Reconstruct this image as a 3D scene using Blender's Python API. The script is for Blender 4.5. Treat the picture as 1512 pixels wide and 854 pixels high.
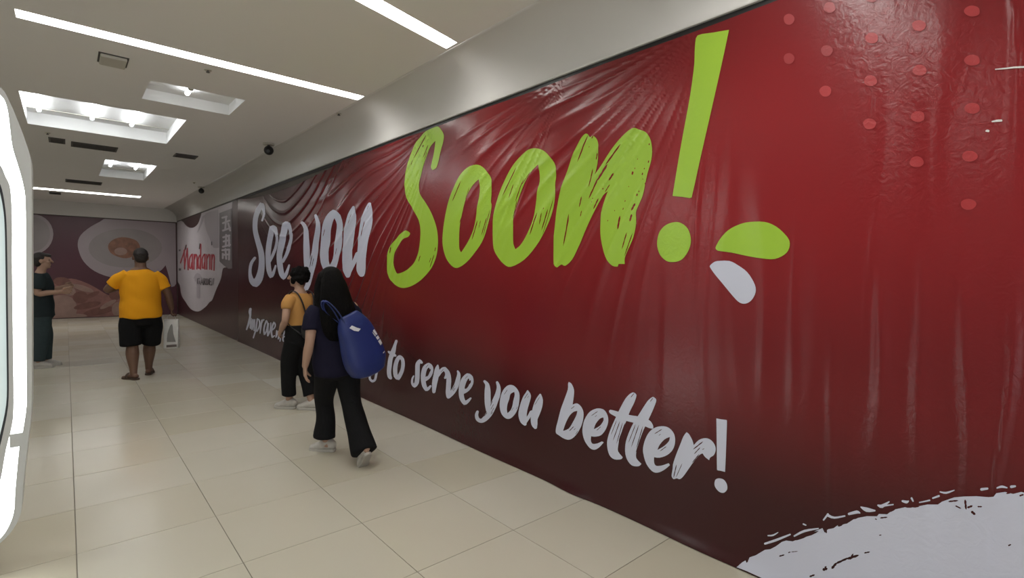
import bpy, bmesh, math, random
import numpy as np
from mathutils import Vector, Matrix, Quaternion
from mathutils.geometry import delaunay_2d_cdt
random.seed(7); rng = np.random.default_rng(7)
scene = bpy.context.scene
for o in list(bpy.data.objects): bpy.data.objects.remove(o)
COL = scene.collection

# ------------------------------------------------------------------ camera
YAW, PITCH, ROLL, FPX = 0.720803, -0.0377692, 0.0148998, 750.428
CAMH = 1.5
FW = np.array([math.sin(YAW)*math.cos(PITCH), math.cos(YAW)*math.cos(PITCH), math.sin(PITCH)])
_r = np.array([math.cos(YAW), -math.sin(YAW), 0.0]); _u = np.cross(_r, FW)
RT = _r*math.cos(ROLL) + _u*math.sin(ROLL)
UP = -_r*math.sin(ROLL) + _u*math.cos(ROLL)
cam = bpy.data.cameras.new('camera'); camo = bpy.data.objects.new('camera', cam); COL.objects.link(camo)
cam.sensor_width = 36; cam.lens = FPX/1512*36; cam.clip_start = 0.05
M = Matrix(((RT[0], UP[0], -FW[0], 0), (RT[1], UP[1], -FW[1], 0), (RT[2], UP[2], -FW[2], CAMH), (0, 0, 0, 1)))
camo.matrix_world = M
scene.camera = camo

# ------------------------------------------------------------------ world, exposure
w = bpy.data.worlds.new('world'); scene.world = w; w.use_nodes = True
w.node_tree.nodes['Background'].inputs[0].default_value = (0.95, 0.97, 1.0, 1)
w.node_tree.nodes['Background'].inputs[1].default_value = 0.6
vs = scene.view_settings
vs.view_transform = 'Standard'; vs.look = 'None'; vs.gamma = 1; vs.use_curve_mapping = False
vs.exposure = 1.12
STRIP_E = 8.8; TUBE_E = 7.5; LED_E = 3.0

# measured room (metres): X across the corridor, Y along it, Z up
WX = 2.5533            # banner wall
YB = 18.3              # far wall
ZT = 2.818             # top of banner
ZC = 3.17              # ceiling
TX0, TW, TY0, TL = 0.022, 0.63282, 4.02864, 0.62869

def ray(x, y): return FW + RT*((x-756)/FPX) - UP*((y-427)/FPX)
def wall_pt(x, y):      # a point of the print on the banner wall -> (Y, Z)
    d = ray(x, y); t = WX/d[0]; return (d[1]*t, d[2]*t + CAMH)
def back_pt(x, y):      # on the far wall -> (X, Z)
    d = ray(x, y); t = YB/d[1]; return (d[0]*t, d[2]*t + CAMH)
def plane_pt(x, y, Y):
    d = ray(x, y); t = Y/d[1]; return (d[0]*t, d[2]*t + CAMH)

# ------------------------------------------------------------------ materials
def mat(name, col, rough=0.5, spec=0.5, metal=0.0, var=0.0, vscale=8.0, bump=0.0, bscale=40.0, emit=None, es=0.0, sub=0.0, trans=0.0, alpha=1.0, coat=0.0):
    m = bpy.data.materials.new(name); m.use_nodes = True
    nt = m.node_tree; b = nt.nodes['Principled BSDF']
    b.inputs['Base Color'].default_value = (*col, 1); b.inputs['Roughness'].default_value = rough
    b.inputs['Specular IOR Level'].default_value = spec; b.inputs['Metallic'].default_value = metal
    b.inputs['Transmission Weight'].default_value = trans; b.inputs['Coat Weight'].default_value = coat
    b.inputs['Alpha'].default_value = alpha
    if emit: b.inputs['Emission Color'].default_value = (*emit, 1); b.inputs['Emission Strength'].default_value = es
    tc = nt.nodes.new('ShaderNodeTexCoord')
    if var:
        n = nt.nodes.new('ShaderNodeTexNoise'); n.inputs['Scale'].default_value = vscale; n.inputs['Detail'].default_value = 4
        nt.links.new(tc.outputs['Object'], n.inputs['Vector'])
        mx = nt.nodes.new('ShaderNodeMix'); mx.data_type = 'RGBA'
        mx.inputs[6].default_value = (*[max(0, c*(1-var)) for c in col], 1); mx.inputs[7].default_value = (*[min(1, c*(1+var)) for c in col], 1)
        nt.links.new(n.outputs['Fac'], mx.inputs[0]); nt.links.new(mx.outputs[2], b.inputs['Base Color'])
    if bump:
        n = nt.nodes.new('ShaderNodeTexNoise'); n.inputs['Scale'].default_value = bscale; n.inputs['Detail'].default_value = 5
        nt.links.new(tc.outputs['Object'], n.inputs['Vector'])
        bp = nt.nodes.new('ShaderNodeBump'); bp.inputs['Strength'].default_value = bump; bp.inputs['Distance'].default_value = 0.01
        nt.links.new(n.outputs['Fac'], bp.inputs['Height']); nt.links.new(bp.outputs['Normal'], b.inputs['Normal'])
    return m

def vinyl_bump(m, strength=0.15):
    """crinkles of the plastic sheet, the same field for sheet and print (object coords = wall coords)"""
    nt = m.node_tree; b = nt.nodes['Principled BSDF']; N = nt.nodes.new; L = nt.links.new
    tc = N('ShaderNodeTexCoord')
    mp = N('ShaderNodeMapping'); mp.inputs['Scale'].default_value = (1, 1, 1); L(tc.outputs['Object'], mp.inputs['Vector'])
    n1 = N('ShaderNodeTexNoise'); n1.inputs['Scale'].default_value = 22; n1.inputs['Detail'].default_value = 3; n1.inputs['Distortion'].default_value = 1.5
    n2 = N('ShaderNodeTexNoise'); n2.inputs['Scale'].default_value = 1.3; n2.inputs['Detail'].default_value = 1
    L(mp.outputs[0], n1.inputs['Vector']); L(mp.outputs[0], n2.inputs['Vector'])
    r = N('ShaderNodeMapRange'); r.inputs['From Min'].default_value = 0.5; r.inputs['From Max'].default_value = 0.72; r.inputs['To Min'].default_value = 0.06
    L(n2.outputs['Fac'], r.inputs['Value'])
    # crumpled patches of the sheet (places on the wall: Y, Z, radius)
    prev = r.outputs[0]
    for (cy, cz, ra) in ((3.15, 2.25, 0.55), (0.35, 2.1, 0.45), (0.3, 1.05, 0.3)):
        d = N('ShaderNodeVectorMath'); d.operation = 'DISTANCE'; d.inputs[1].default_value = (WX, cy, cz); L(mp.outputs[0], d.inputs[0])
        q = N('ShaderNodeMapRange'); q.inputs['From Min'].default_value = ra; q.inputs['From Max'].default_value = ra*0.2; q.inputs['To Max'].default_value = 0.9
        L(d.outputs['Value'], q.inputs['Value'])
        a = N('ShaderNodeMath'); a.operation = 'ADD'; L(prev, a.inputs[0]); L(q.outputs[0], a.inputs[1]); prev = a.outputs[0]
    mu = N('ShaderNodeMath'); mu.operation = 'MULTIPLY'; L(n1.outputs['Fac'], mu.inputs[0]); L(prev, mu.inputs[1])
    bp = N('ShaderNodeBump'); bp.inputs['Strength'].default_value = strength; bp.inputs['Distance'].default_value = 0.012
    L(mu.outputs[0], bp.inputs['Height']); L(bp.outputs['Normal'], b.inputs['Normal'])
    return m

def red_print():
    m = mat('red_vinyl_print', (0.25, 0.02, 0.025), rough=0.24, spec=0.38)
    nt = m.node_tree; b = nt.nodes['Principled BSDF']; N = nt.nodes.new; L = nt.links.new
    tc = N('ShaderNodeTexCoord'); mp = N('ShaderNodeMapping')
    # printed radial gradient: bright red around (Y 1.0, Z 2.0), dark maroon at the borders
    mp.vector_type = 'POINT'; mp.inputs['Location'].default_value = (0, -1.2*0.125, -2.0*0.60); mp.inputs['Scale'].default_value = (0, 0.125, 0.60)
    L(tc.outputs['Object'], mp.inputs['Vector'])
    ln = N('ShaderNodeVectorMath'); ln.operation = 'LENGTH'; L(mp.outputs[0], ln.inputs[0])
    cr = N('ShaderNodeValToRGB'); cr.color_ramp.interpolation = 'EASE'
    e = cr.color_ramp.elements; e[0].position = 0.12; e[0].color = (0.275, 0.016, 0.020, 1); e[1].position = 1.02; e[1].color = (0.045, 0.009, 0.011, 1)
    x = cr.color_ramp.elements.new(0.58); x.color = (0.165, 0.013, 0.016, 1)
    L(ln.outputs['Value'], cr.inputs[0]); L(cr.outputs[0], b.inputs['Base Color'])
    return vinyl_bump(m)

MT = {}
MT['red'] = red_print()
MT['lime'] = vinyl_bump(mat('lime_print', (0.36, 0.58, 0.055), rough=0.28, spec=0.35))
MT['white_print'] = vinyl_bump(mat('white_print', (0.62, 0.64, 0.76), rough=0.28, spec=0.35))
MT['dot'] = vinyl_bump(mat('dot_print', (0.44, 0.032, 0.036), rough=0.36))
MT['dot_faint'] = vinyl_bump(mat('dot_faint_print', (0.32, 0.024, 0.028), rough=0.36))
MT['maroon'] = mat('maroon_print', (0.075, 0.016, 0.028), rough=0.35, var=0.25, vscale=0.8)
MT['maroon_dark'] = mat('dark_maroon_print', (0.045, 0.012, 0.016), rough=0.35, bump=0.12, bscale=6)
MT['logo_white'] = mat('logo_white_print', (0.56, 0.52, 0.56), rough=0.4, var=0.06, vscale=2)
MT['logo_grey'] = mat('logo_grey_print', (0.42, 0.38, 0.42), rough=0.4)
MT['logo_red'] = mat('logo_red_print', (0.45, 0.03, 0.05), rough=0.4)
MT['logo_dark'] = mat('logo_dark_print', (0.10, 0.09, 0.10), rough=0.4)
MT['sign_grey'] = mat('sign_grey_print', (0.16, 0.14, 0.15), rough=0.35)
MT['plate'] = mat('plate_print', (0.34, 0.29, 0.31), rough=0.4, var=0.15, vscale=1.2)
MT['plate_in'] = mat('plate_inner_print', (0.28, 0.25, 0.25), rough=0.4, var=0.2, vscale=2)
MT['food'] = mat('food_print', (0.22, 0.10, 0.06), rough=0.4, var=0.75, vscale=7)
MT['dumpling'] = mat('dumpling_print', (0.30, 0.19, 0.16), rough=0.4, var=0.4, vscale=4)
MT['meat'] = mat('meat_print', (0.24, 0.11, 0.095), rough=0.4, var=0.55, vscale=6)
MT['meat_dark'] = mat('dark_meat_print', (0.17, 0.07, 0.055), rough=0.4, var=0.4, vscale=9)
MT['ceiling'] = mat('ceiling_paint', (0.88, 0.87, 0.86), rough=0.85, spec=0.2, var=0.02, vscale=0.6)
MT['wall'] = mat('wall_paint', (0.66, 0.65, 0.63), rough=0.8, spec=0.2, var=0.02, vscale=1)
MT['board'] = mat('partition_board', (0.10, 0.085, 0.07), rough=0.7, var=0.2, vscale=3)
MT['black'] = mat('black_plastic', (0.012, 0.012, 0.013), rough=0.45)
MT['dark'] = mat('dark_grille', (0.085, 0.08, 0.076), rough=0.6)
MT['fixture'] = mat('fixture_cream', (0.55, 0.53, 0.47), rough=0.5)
MT['reveal'] = mat('recess_white', (0.85, 0.85, 0.84), rough=0.7)
MT['diffuser'] = mat('strip_diffuser', (0.9, 0.9, 0.9), emit=(1.0, 0.98, 0.945), es=STRIP_E)
MT['tube'] = mat('fluorescent_tube', (0.9, 0.9, 0.9), emit=(0.93, 0.97, 1.0), es=TUBE_E)
MT['led'] = mat('led_panel', (0.9, 0.9, 0.9), emit=(0.95, 1.0, 0.98), es=LED_E)
MT['frame_grey'] = mat('kiosk_frame', (0.60, 0.62, 0.61), rough=0.35, var=0.04, vscale=3)
MT['kiosk_panel'] = mat('kiosk_glass', (0.55, 0.63, 0.62), rough=0.08, emit=(0.8, 0.95, 0.95), es=0.2)
MT['gasket'] = mat('rubber_gasket', (0.03, 0.035, 0.04), rough=0.5)

# ------------------------------------------------------------------ object helpers
def tag(o, label=None, cat=None, group=None, kind=None):
    if label: o['label'] = label
    if cat: o['category'] = cat
    if group: o['group'] = group
    if kind: o['kind'] = kind
    return o
def empty(name, loc=(0, 0, 0), rz=0):
    o = bpy.data.objects.new(name, None); COL.objects.link(o); o.location = loc; o.rotation_euler = (0, 0, rz)
    o.empty_display_size = 0.1; return o
def obj(name, me, m, parent=None, smooth=False):
    o = bpy.data.objects.new(name, me); COL.objects.link(o)
    if m is not None: me.materials.clear(); me.materials.append(m)
    if smooth: me.polygons.foreach_set('use_smooth', [True]*len(me.polygons))
    if parent: o.parent = parent
    return o
def pyd(name, v, f):
    me = bpy.data.meshes.new(name); me.from_pydata([tuple(map(float, p)) for p in v], [], [tuple(map(int, q)) for q in f]); me.update(); return me
def box_bm(bm, lo, hi, bev=0.0):
    r = bmesh.ops.create_cube(bm, size=1)
    c = [(a+b)/2 for a, b in zip(lo, hi)]; s = [b-a for a, b in zip(lo, hi)]
    bmesh.ops.scale(bm, vec=s, verts=r['verts']); bmesh.ops.translate(bm, vec=c, verts=r['verts'])
    if bev:
        es = list({e for v in r['verts'] for e in v.link_edges})
        bmesh.ops.bevel(bm, geom=es, offset=bev, segments=2, affect='EDGES', profile=0.5)
def bm_mesh(bm, name='m'):
    bmesh.ops.recalc_face_normals(bm, faces=bm.faces)
    me = bpy.data.meshes.new(name); bm.to_mesh(me); bm.free(); return me
def box(name, lo, hi, m, parent=None, bev=0.0):
    bm = bmesh.new(); box_bm(bm, lo, hi, bev); return obj(name, bm_mesh(bm, name), m, parent)

# 2-D shapes -> triangles. adds / cuts are closed loops of 2-D points
def inside(loops, P):
    r = np.zeros(len(P), bool)
    for L in loops:
        L = np.asarray(L); x, y = P[:, 0], P[:, 1]; c = np.zeros(len(P), int)
        x1, y1 = L[:, 0], L[:, 1]; x2, y2 = np.roll(x1, -1), np.roll(y1, -1)
        for a, b, cc, d in zip(x1, y1, x2, y2):
            if b == d: continue
            k = ((b > y) != (d > y)) & (x < (cc-a)*(y-b)/(d-b)+a); c += np.where(k, 1 if d > b else -1, 0)
        r |= c != 0
    return r
def fill2d(adds, cuts, grid=None):
    V = []; Ed = []
    for L in list(adds)+list(cuts):
        n0 = len(V); n = len(L)
        V += [tuple(map(float, p)) for p in L]; Ed += [(n0+i, n0+(i+1) % n) for i in range(n)]
    if grid:
        A = np.concatenate([np.asarray(L) for L in adds]); lo, hi = A.min(0), A.max(0)
        gx = np.arange(math.floor(lo[0]/grid)*grid, hi[0]+grid, grid); gy = np.arange(math.floor(lo[1]/grid)*grid, hi[1]+grid, grid)
        G = np.stack(np.meshgrid(gx, gy), -1).reshape(-1, 2)
        G = G + rng.uniform(-0.08, 0.08, G.shape)*grid
        G = G[inside(adds, G)]
        V += [tuple(p) for p in G.tolist()]
    ov, oe, of, _, _, _ = delaunay_2d_cdt([Vector(p) for p in V], Ed, [], 0, 1e-6)
    P = np.array([tuple(v) for v in ov]); F = np.array([list(f) for f in of if len(f) == 3], int).reshape(-1, 3)
    if len(F) == 0: raise RuntimeError('no faces %d %d %s %s' % (len(V), len(of), V[:6], [len(f) for f in of][:5]))
    C = P[F].mean(1)
    k = inside(adds, C)
    if len(cuts): k &= ~inside(cuts, C)
    F = F[k]
    a, b, c = P[F[:, 0]], P[F[:, 1]], P[F[:, 2]]
    ar = (b[:, 0]-a[:, 0])*(c[:, 1]-a[:, 1])-(b[:, 1]-a[:, 1])*(c[:, 0]-a[:, 0])
    F[ar < 0] = F[ar < 0][:, ::-1]
    F = F[np.abs(ar) > 1e-12]
    u, inv = np.unique(F, return_inverse=True)
    return P[u], inv.reshape(F.shape)
def smooth_loop(L, n=4, closed=True):
    L = np.asarray(L, float); N = len(L); out = []
    for i in range(N if closed else N-1):
        p0 = L[(i-1) % N] if closed or i > 0 else L[i]; p1 = L[i]; p2 = L[(i+1) % N]
        p3 = L[(i+2) % N] if closed or i+2 < N else p2
        # keep sharp corners sharp
        def tang(a, b, c):
            u, v = b-a, c-b; lu, lv = np.linalg.norm(u[:2]), np.linalg.norm(v[:2])
            if lu < 1e-9 or lv < 1e-9: return (c-a)/2
            cs = (u[:2]@v[:2])/(lu*lv)
            return (c-a)/2*np.clip((cs+0.1)/0.6, 0, 1)*min(1, 2*min(lu, lv)/(lu+lv)*1.3)
        m1, m2 = tang(p0, p1, p2), tang(p1, p2, p3)
        for k in range(n):
            t = k/n; h1 = 2*t**3-3*t*t+1; h2 = t**3-2*t*t+t; h3 = -2*t**3+3*t*t; h4 = t**3-t*t
            out.append(h1*p1+h2*m1+h3*p2+h4*m2)
    if not closed: out.append(L[-1])
    return np.array(out)
def stroke_loop(S, n=3, cap=True):
    """brush stroke (x, y, width)... -> outline loop"""
    S = np.asarray([s if len(s) == 3 else (*s, 8) for s in S], float)
    S = smooth_loop(S, n, closed=False)
    d = np.gradient(S[:, :2], axis=0); d /= np.maximum(np.linalg.norm(d, axis=1), 1e-9)[:, None]
    nrm = np.stack([-d[:, 1], d[:, 0]], 1); h = S[:, 2:3]/2
    A = S[:, :2]+nrm*h; B = S[:, :2]-nrm*h
    e = []; s = []
    for t in (0.6, 0.0, -0.6):
        e.append(S[-1, :2]+d[-1]*h[-1]*math.cos(math.asin(t))*0.8+nrm[-1]*h[-1]*t)
        s.append(S[0, :2]-d[0]*h[0]*math.cos(math.asin(t))*0.8-nrm[0]*h[0]*t)
    return np.concatenate([A, np.array(e), B[::-1], np.array(s)])
def streak(x1, y1, x2, y2, w):
    a, b = np.array([x1, y1], float), np.array([x2, y2], float); d = b-a; l = np.linalg.norm(d); d /= l; n = np.array([-d[1], d[0]])
    o = []
    for t, k in ((0, 0.15), (0.12, 0.8), (0.35, 1.0), (0.5, 0.7), (0.7, 1.0), (0.9, 0.6), (1, 0.1)): o.append(a+d*l*t+n*w*k*0.5)
    for t, k in ((1, 0.1), (0.85, 0.7), (0.6, 0.9), (0.45, 0.7), (0.2, 1.0), (0, 0.15)): o.append(a+d*l*t-n*w*k*0.5)
    return np.array(o)

# ------------------------------------------------------------------ floor
def floor_mat(name, joints):
    m = mat(name, (0.56, 0.53, 0.46), rough=0.16, spec=0.5)
    nt = m.node_tree; b = nt.nodes['Principled BSDF']; N = nt.nodes.new; L = nt.links.new
    oi = N('ShaderNodeObjectInfo'); g = N('ShaderNodeNewGeometry')
    n = N('ShaderNodeTexNoise'); n.inputs['Scale'].default_value = 2.2; n.inputs['Detail'].default_value = 6; L(g.outputs['Position'], n.inputs['Vector'])
    cr = N('ShaderNodeValToRGB'); e = cr.color_ramp.elements
    e[0].position = 0.0; e[0].color = (0.53, 0.49, 0.375, 1); e[1].position = 1.0; e[1].color = (0.60, 0.575, 0.49, 1)
    ad = N('ShaderNodeMath'); ad.operation = 'MULTIPLY_ADD'; ad.inputs[1].default_value = 0.35
    if joints: ad.inputs[2].default_value = 0.3
    else: L(oi.outputs['Random'], ad.inputs[2])
    L(n.outputs['Fac'], ad.inputs[0])
    mm = N('ShaderNodeMath'); mm.operation = 'MULTIPLY'; mm.inputs[1].default_value = 0.75; L(ad.outputs[0], mm.inputs[0])
    L(mm.outputs[0], cr.inputs[0]); L(cr.outputs[0], b.inputs['Base Color'])
    rr = N('ShaderNodeMapRange'); rr.inputs['To Min'].default_value = 0.17; rr.inputs['To Max'].default_value = 0.30; L(n.outputs['Fac'], rr.inputs['Value']); L(rr.outputs[0], b.inputs['Roughness'])
    return m
MT['tile'] = floor_mat('polished_tile', False)
MT['tile_far'] = floor_mat('polished_tile_beyond', True)
MT['grout'] = mat('grout', (0.20, 0.18, 0.145), rough=0.8, var=0.3, vscale=5)
i0, i1 = -3, 4; k0, k1 = -7, 22
xa, xb = TX0+TW*i0, TX0+TW*i1; ya, yb = TY0+TL*k0, TY0+TL*k1
flo = empty('floor'); tag(flo, kind='structure')
box('grout_bed', (xa, -6, -0.06), (xb+0.15, YB+0.15, -0.0025), MT['grout'], flo)
obj('floor_beyond', pyd('fb', [(-6, -6, 0), (xa, -6, 0), (xa, YB, 0), (-6, YB, 0), (xb, -6, 0), (xb, ya, 0), (xa, ya, 0), (2.7, -6, 0), (2.7, ya, 0)], [(0, 1, 2, 3), (1, 4, 5, 6), (4, 7, 8, 5)]), MT['tile_far'], flo)
bm = bmesh.new(); box_bm(bm, (0.002, 0.002, -0.012), (TW-0.002, TL-0.002, 0.0), 0.0016); tile_me = bm_mesh(bm, 'tile'); tile_me.materials.append(MT['tile'])
for k in range(k0, k1):
    for i in range(i0, i1):
        o = bpy.data.objects.new('tile', tile_me); COL.objects.link(o); o.parent = flo; o.location = (TX0+TW*i, TY0+TL*k, rng.uniform(-0.0004, 0.0))
bm = bmesh.new(); 
box_bm(bm, (0.0016, 0.0016, -0.012), (TW-0.0016, YB-yb, 0.0), 0.0016); t2 = bm_mesh(bm, 'tile_cut'); t2.materials.append(MT['tile'])
for i in range(i0, i1):
    o = bpy.data.objects.new('cut_tile', t2); COL.objects.link(o); o.parent = flo; o.location = (TX0+TW*i, yb, 0)

# ------------------------------------------------------------------ walls
tag(box('wall_right', (WX+0.02, -6, 0), (WX+0.2, YB+0.2, ZT-0.03), MT['board']), kind='structure')
prof = [(WX-0.005, ZT+0.008), (WX-0.005, ZC-0.33)]+[(WX-0.335+0.33*math.cos(a), ZC-0.33+0.33*math.sin(a)) for a in np.linspace(0.08, math.pi/2, 16)]+[(WX-0.335, ZC+0.02), (WX+0.2, ZC+0.02), (WX+0.2, ZT+0.008)]
n_ = len(prof); me = pyd('trim_1', [(x, -6, z) for x, z in prof]+[(x, YB+0.2, z) for x, z in prof], [(i, (i+1) % n_, n_+(i+1) % n_, n_+i) for i in range(n_)]+[tuple(range(n_))[::-1], tuple(range(n_, 2*n_))])
bm = bmesh.new(); bm.from_mesh(me); me = bm_mesh(bm, 'trim_1')
for pl in me.polygons: pl.use_smooth = len(pl.vertices) == 4 and pl.center.x < WX+0.05 and pl.center.z < ZC+0.001
tag(obj('trim_1', me, MT['wall']), kind='structure')      # white band above the banner, coved into the ceiling
tag(box('trim_2', (WX+0.012, -6, ZT-0.032), (WX+0.2, YB+0.2, ZT+0.008), MT['black']), kind='structure')   # black strip standing in for the shadow gap under the band
tag(box('wall_back', (-6, YB+0.02, 0), (WX+0.02, YB+0.2, ZT-0.03), MT['board']), kind='structure')
tag(box('trim_3', (-6, YB-0.005, ZT-0.03), (WX-0.005, YB+0.2, ZC+0.02), MT['wall']), kind='structure')
tag(box('wall_left', (-6.2, -6, 0), (-6, YB+0.2, ZC), MT['wall']), kind='structure')

# ------------------------------------------------------------------ ceiling with recesses
coffers = [  # x0,x1,y0,y1, tube xs, tube y-range
    (-0.32, 1.07, 6.95, 8.50), (0.60, 1.385, 5.69, 6.38), (0.50, 1.185, 10.5, 12.52)]
def rect(x0, x1, y0, y1): return [(x0, y0), (x1, y0), (x1, y1), (x0, y1)]
strips = [rect(-0.23, 2.213, 4.745, 4.897), [(0.28, 2.69), (0.31, 2.86-0.02), (2.194, 3.294), (2.194, 3.152)][::1], rect(-0.75, 1.42, 15.5, 15.85),
          rect(-3.6, -1.3, 4.745, 4.897), rect(0.1, 2.2, 0.9, 1.05), rect(-0.2, 2.2, -1.3, -1.15), rect(-3.2, -1.0, 0.9, 1.05), rect(-3.4, -1.2, 9.5, 9.65), rect(-0.2, 2.2, -3.6, -3.45)]  # unseen strips out of view, same pattern repeated to add light
holes = [rect(*c) for c in coffers]+strips
P, F = fill2d([rect(-6, WX+0.1, -6, YB+0.1)], holes)
ceil_me = pyd('ceiling', [(p[0], p[1], ZC) for p in P], [f[::-1] for f in F])
tag(obj('ceiling', ceil_me, MT['ceiling']), kind='structure')
def recess(loop, depth, name, parent, m):   # open box above a hole
    n = len(loop); v = [(x, y, ZC) for x, y in loop]+[(x, y, ZC+depth) for x, y in loop]
    f = [(i, (i+1) % n, n+(i+1) % n, n+i) for i in range(n)]+[tuple(range(n, 2*n))]
    return obj(name, pyd(name, v, f), m, parent)
where = ['long white recessed strip light crossing the corridor ceiling above the walkers', 'slanted recessed strip light nearest the banner headline at top of picture', 'far recessed strip light in front of the end wall mural',
         'added unseen recessed strip light over the left mall area beyond the kiosk', 'added unseen recessed strip light overhead beside the photographer', 'added unseen recessed strip light on the ceiling behind the photographer', 'added unseen recessed strip light to the left of the photographer', 'added unseen recessed strip light above the left mall area further along', 'added unseen recessed strip light farthest behind the photographer']
for loop, lab in zip(strips, where):
    c = np.mean(loop, 0); t = tag(empty('strip_light', (c[0], c[1], ZC)), lab, 'ceiling light', 'recessed strip lights')
    lp = [(x-c[0], y-c[1]) for x, y in loop]; n = 4; d = 0.05
    v = [(x, y, 0) for x, y in lp]+[(x, y, d) for x, y in lp]
    obj('housing', pyd('housing', v, [(i, (i+1) % n, n+(i+1) % n, n+i) for i in range(n)]), MT['reveal'], t)
    obj('diffuser', pyd('diffuser', [(x, y, d) for x, y in lp], [(3, 2, 1, 0)]), MT['diffuser'], t)
def tube_cyl(bm, a, b, r, n=12):
    a, b = Vector(a), Vector(b); q = (b-a).to_track_quat('Z', 'Y').to_matrix().to_4x4()
    bmesh.ops.create_cone(bm, segments=n, radius1=r, radius2=r, depth=(b-a).length, cap_ends=True, matrix=Matrix.Translation((a+b)/2) @ q)
clab = ['large square ceiling coffer with three bright tubes', 'small ceiling coffer with a single lamp next to the long strip light', 'far narrow ceiling coffer with two bright lamps']
for ci, (x0, x1, y0, y1) in enumerate(coffers):
    t = tag(empty('ceiling_coffer', ((x0+x1)/2, (y0+y1)/2, ZC)), clab[ci], 'coffer', 'lit ceiling coffers')
    cx, cy = (x0+x1)/2, (y0+y1)/2; hx, hy = (x1-x0)/2, (y1-y0)/2; d = (0.15, 0.11, 0.14)[ci]
    lp = rect(-hx, hx, -hy, hy); v = [(x, y, 0) for x, y in lp]+[(x, y, d) for x, y in lp]
    obj('recess_wall', pyd('rw', v, [(i, (i+1) % 4, 4+(i+1) % 4, 4+i) for i in range(4)]), MT['reveal'], t)
    box('recess_panel', (-hx, -hy, d), (hx, hy, d+0.02), MT['reveal'], t)
    if ci != 1: box('panel_joint', (-hx, 0.66*hy, d-0.008), (hx, 0.66*hy+0.025, d), MT['fixture'], t)
    xs = [(-0.84, -0.15, 0.41), (-0.1,), (-0.62, 0.46)][ci]; yr = [(-0.93, 0.60), (-0.25, 0.30), (-0.70, 0.28)][ci]
    for fx in xs:
        bm = bmesh.new(); tube_cyl(bm, (fx*hx, yr[0]*hy, d-0.035), (fx*hx, yr[1]*hy, d-0.035), 0.021); lamp = obj('tube_lamp', bm_mesh(bm, 'tube'), MT['tube'], t, True)
        bm = bmesh.new(); tube_cyl(bm, (fx*hx, yr[0]*hy-0.02, d-0.035), (fx*hx, yr[0]*hy, d-0.035), 0.025); box_bm(bm, (fx*hx-0.012, yr[0]*hy-0.02, d-0.035), (fx*hx+0.012, yr[0]*hy, d)); obj('lamp_holder', bm_mesh(bm, 'h'), MT['fixture'], lamp)

# ceiling fittings
def speaker_box(x0, x1, y0, y1, lab):
    t = tag(empty('ceiling_speaker', ((x0+x1)/2, (y0+y1)/2, ZC)), lab, 'speaker'); hx, hy = (x1-x0)/2, (y1-y0)/2
    box('housing', (-hx, -hy, -0.03), (hx, hy, 0), MT['fixture'], t, 0.008)
    box('shadow_gap', (-hx-0.012, -hy-0.012, -0.006), (hx+0.012, hy+0.012, 0), MT['dark'], t)  # dark plate painted in as the shade line round the housing
    return t
speaker_box(0.23, 0.40, 5.23, 5.46, 'cream rectangular fitting on ceiling beside the long strip light')
def vent(x0, x1, y0, y1, lab, n=5):
    t = tag(empty('air_vent', ((x0+x1)/2, (y0+y1)/2, ZC)), lab, 'vent', 'ceiling air vents'); hx, hy = (x1-x0)/2, (y1-y0)/2
    box('backing', (-hx, -hy, -0.004), (hx, hy, 0), MT['dark'], t)
    bm = bmesh.new(); 
    for a in ((-hx-.02, -hy-.02, hx+.02, -hy), (-hx-.02, hy, hx+.02, hy+.02), (-hx-.02, -hy, -hx, hy), (hx, -hy, hx+.02, hy)): box_bm(bm, (a[0], a[1], -0.012), (a[2], a[3], 0))
    obj('frame', bm_mesh(bm, 'vf'), MT['dark'], t)
    for i in range(n):
        y = -hy+(i+0.5)*2*hy/n; box('slat', (-hx, y-0.012, -0.012), (hx, y+0.004, -0.004), MT['dark'], t)
vent(0.10, 0.57, 9.3, 9.62, 'dark slatted ceiling vent behind the large square coffer')
vent(0.04, 0.57, 13.5, 13.9, 'dark slatted ceiling vent beyond the far narrow coffer')
vent(1.28, 1.53, 9.1, 9.35, 'small dark ceiling vent right of the coffers', 4)
vent(-0.25, -0.08, 16.2, 16.6, 'small dark ceiling vent between far strip light and end wall', 4)
vent(-0.13, -0.0, 9.2, 9.5, 'short dark ceiling vent left of the longer vent behind the large coffer', 4)
def cctv(x, y, lab, s=1.0):
    t = tag(empty('security_camera', (x, y, ZC)), lab, 'camera', 'ceiling security cameras')
    bm = bmesh.new(); tube_cyl(bm, (0, 0, 0), (0, 0, -0.025*s), 0.075*s, 20); obj('mount', bm_mesh(bm, 'cm'), MT['fixture'], t)
    bm = bmesh.new(); tube_cyl(bm, (0, 0, -0.025*s), (0, 0, -0.07*s), 0.02*s, 12); obj('neck', bm_mesh(bm, 'cn'), MT['dark'], t)
    bm = bmesh.new(); bmesh.ops.create_uvsphere(bm, u_segments=20, v_segments=12, radius=0.065*s, matrix=Matrix.Translation((0, 0, -0.10*s)) @ Matrix.Diagonal((1, 1, 1.0, 1)))
    tube_cyl(bm, (0, 0, -0.10*s), (-0.03*s, -0.075*s, -0.125*s), 0.04*s, 16); hd = obj('camera_head', bm_mesh(bm, 'ch'), MT['black'], t, True)
    bm = bmesh.new(); tube_cyl(bm, (-0.03*s, -0.075*s, -0.125*s), (-0.031*s, -0.079*s, -0.127*s), 0.026*s, 16); obj('lens', bm_mesh(bm, 'cl'), MT['gasket'], hd)
cctv(2.10, 7.45, 'black security camera on ceiling above the See you lettering', 0.95)
cctv(2.2, 12.6, 'far small black security camera on ceiling above the logo banner', 0.85)
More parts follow.
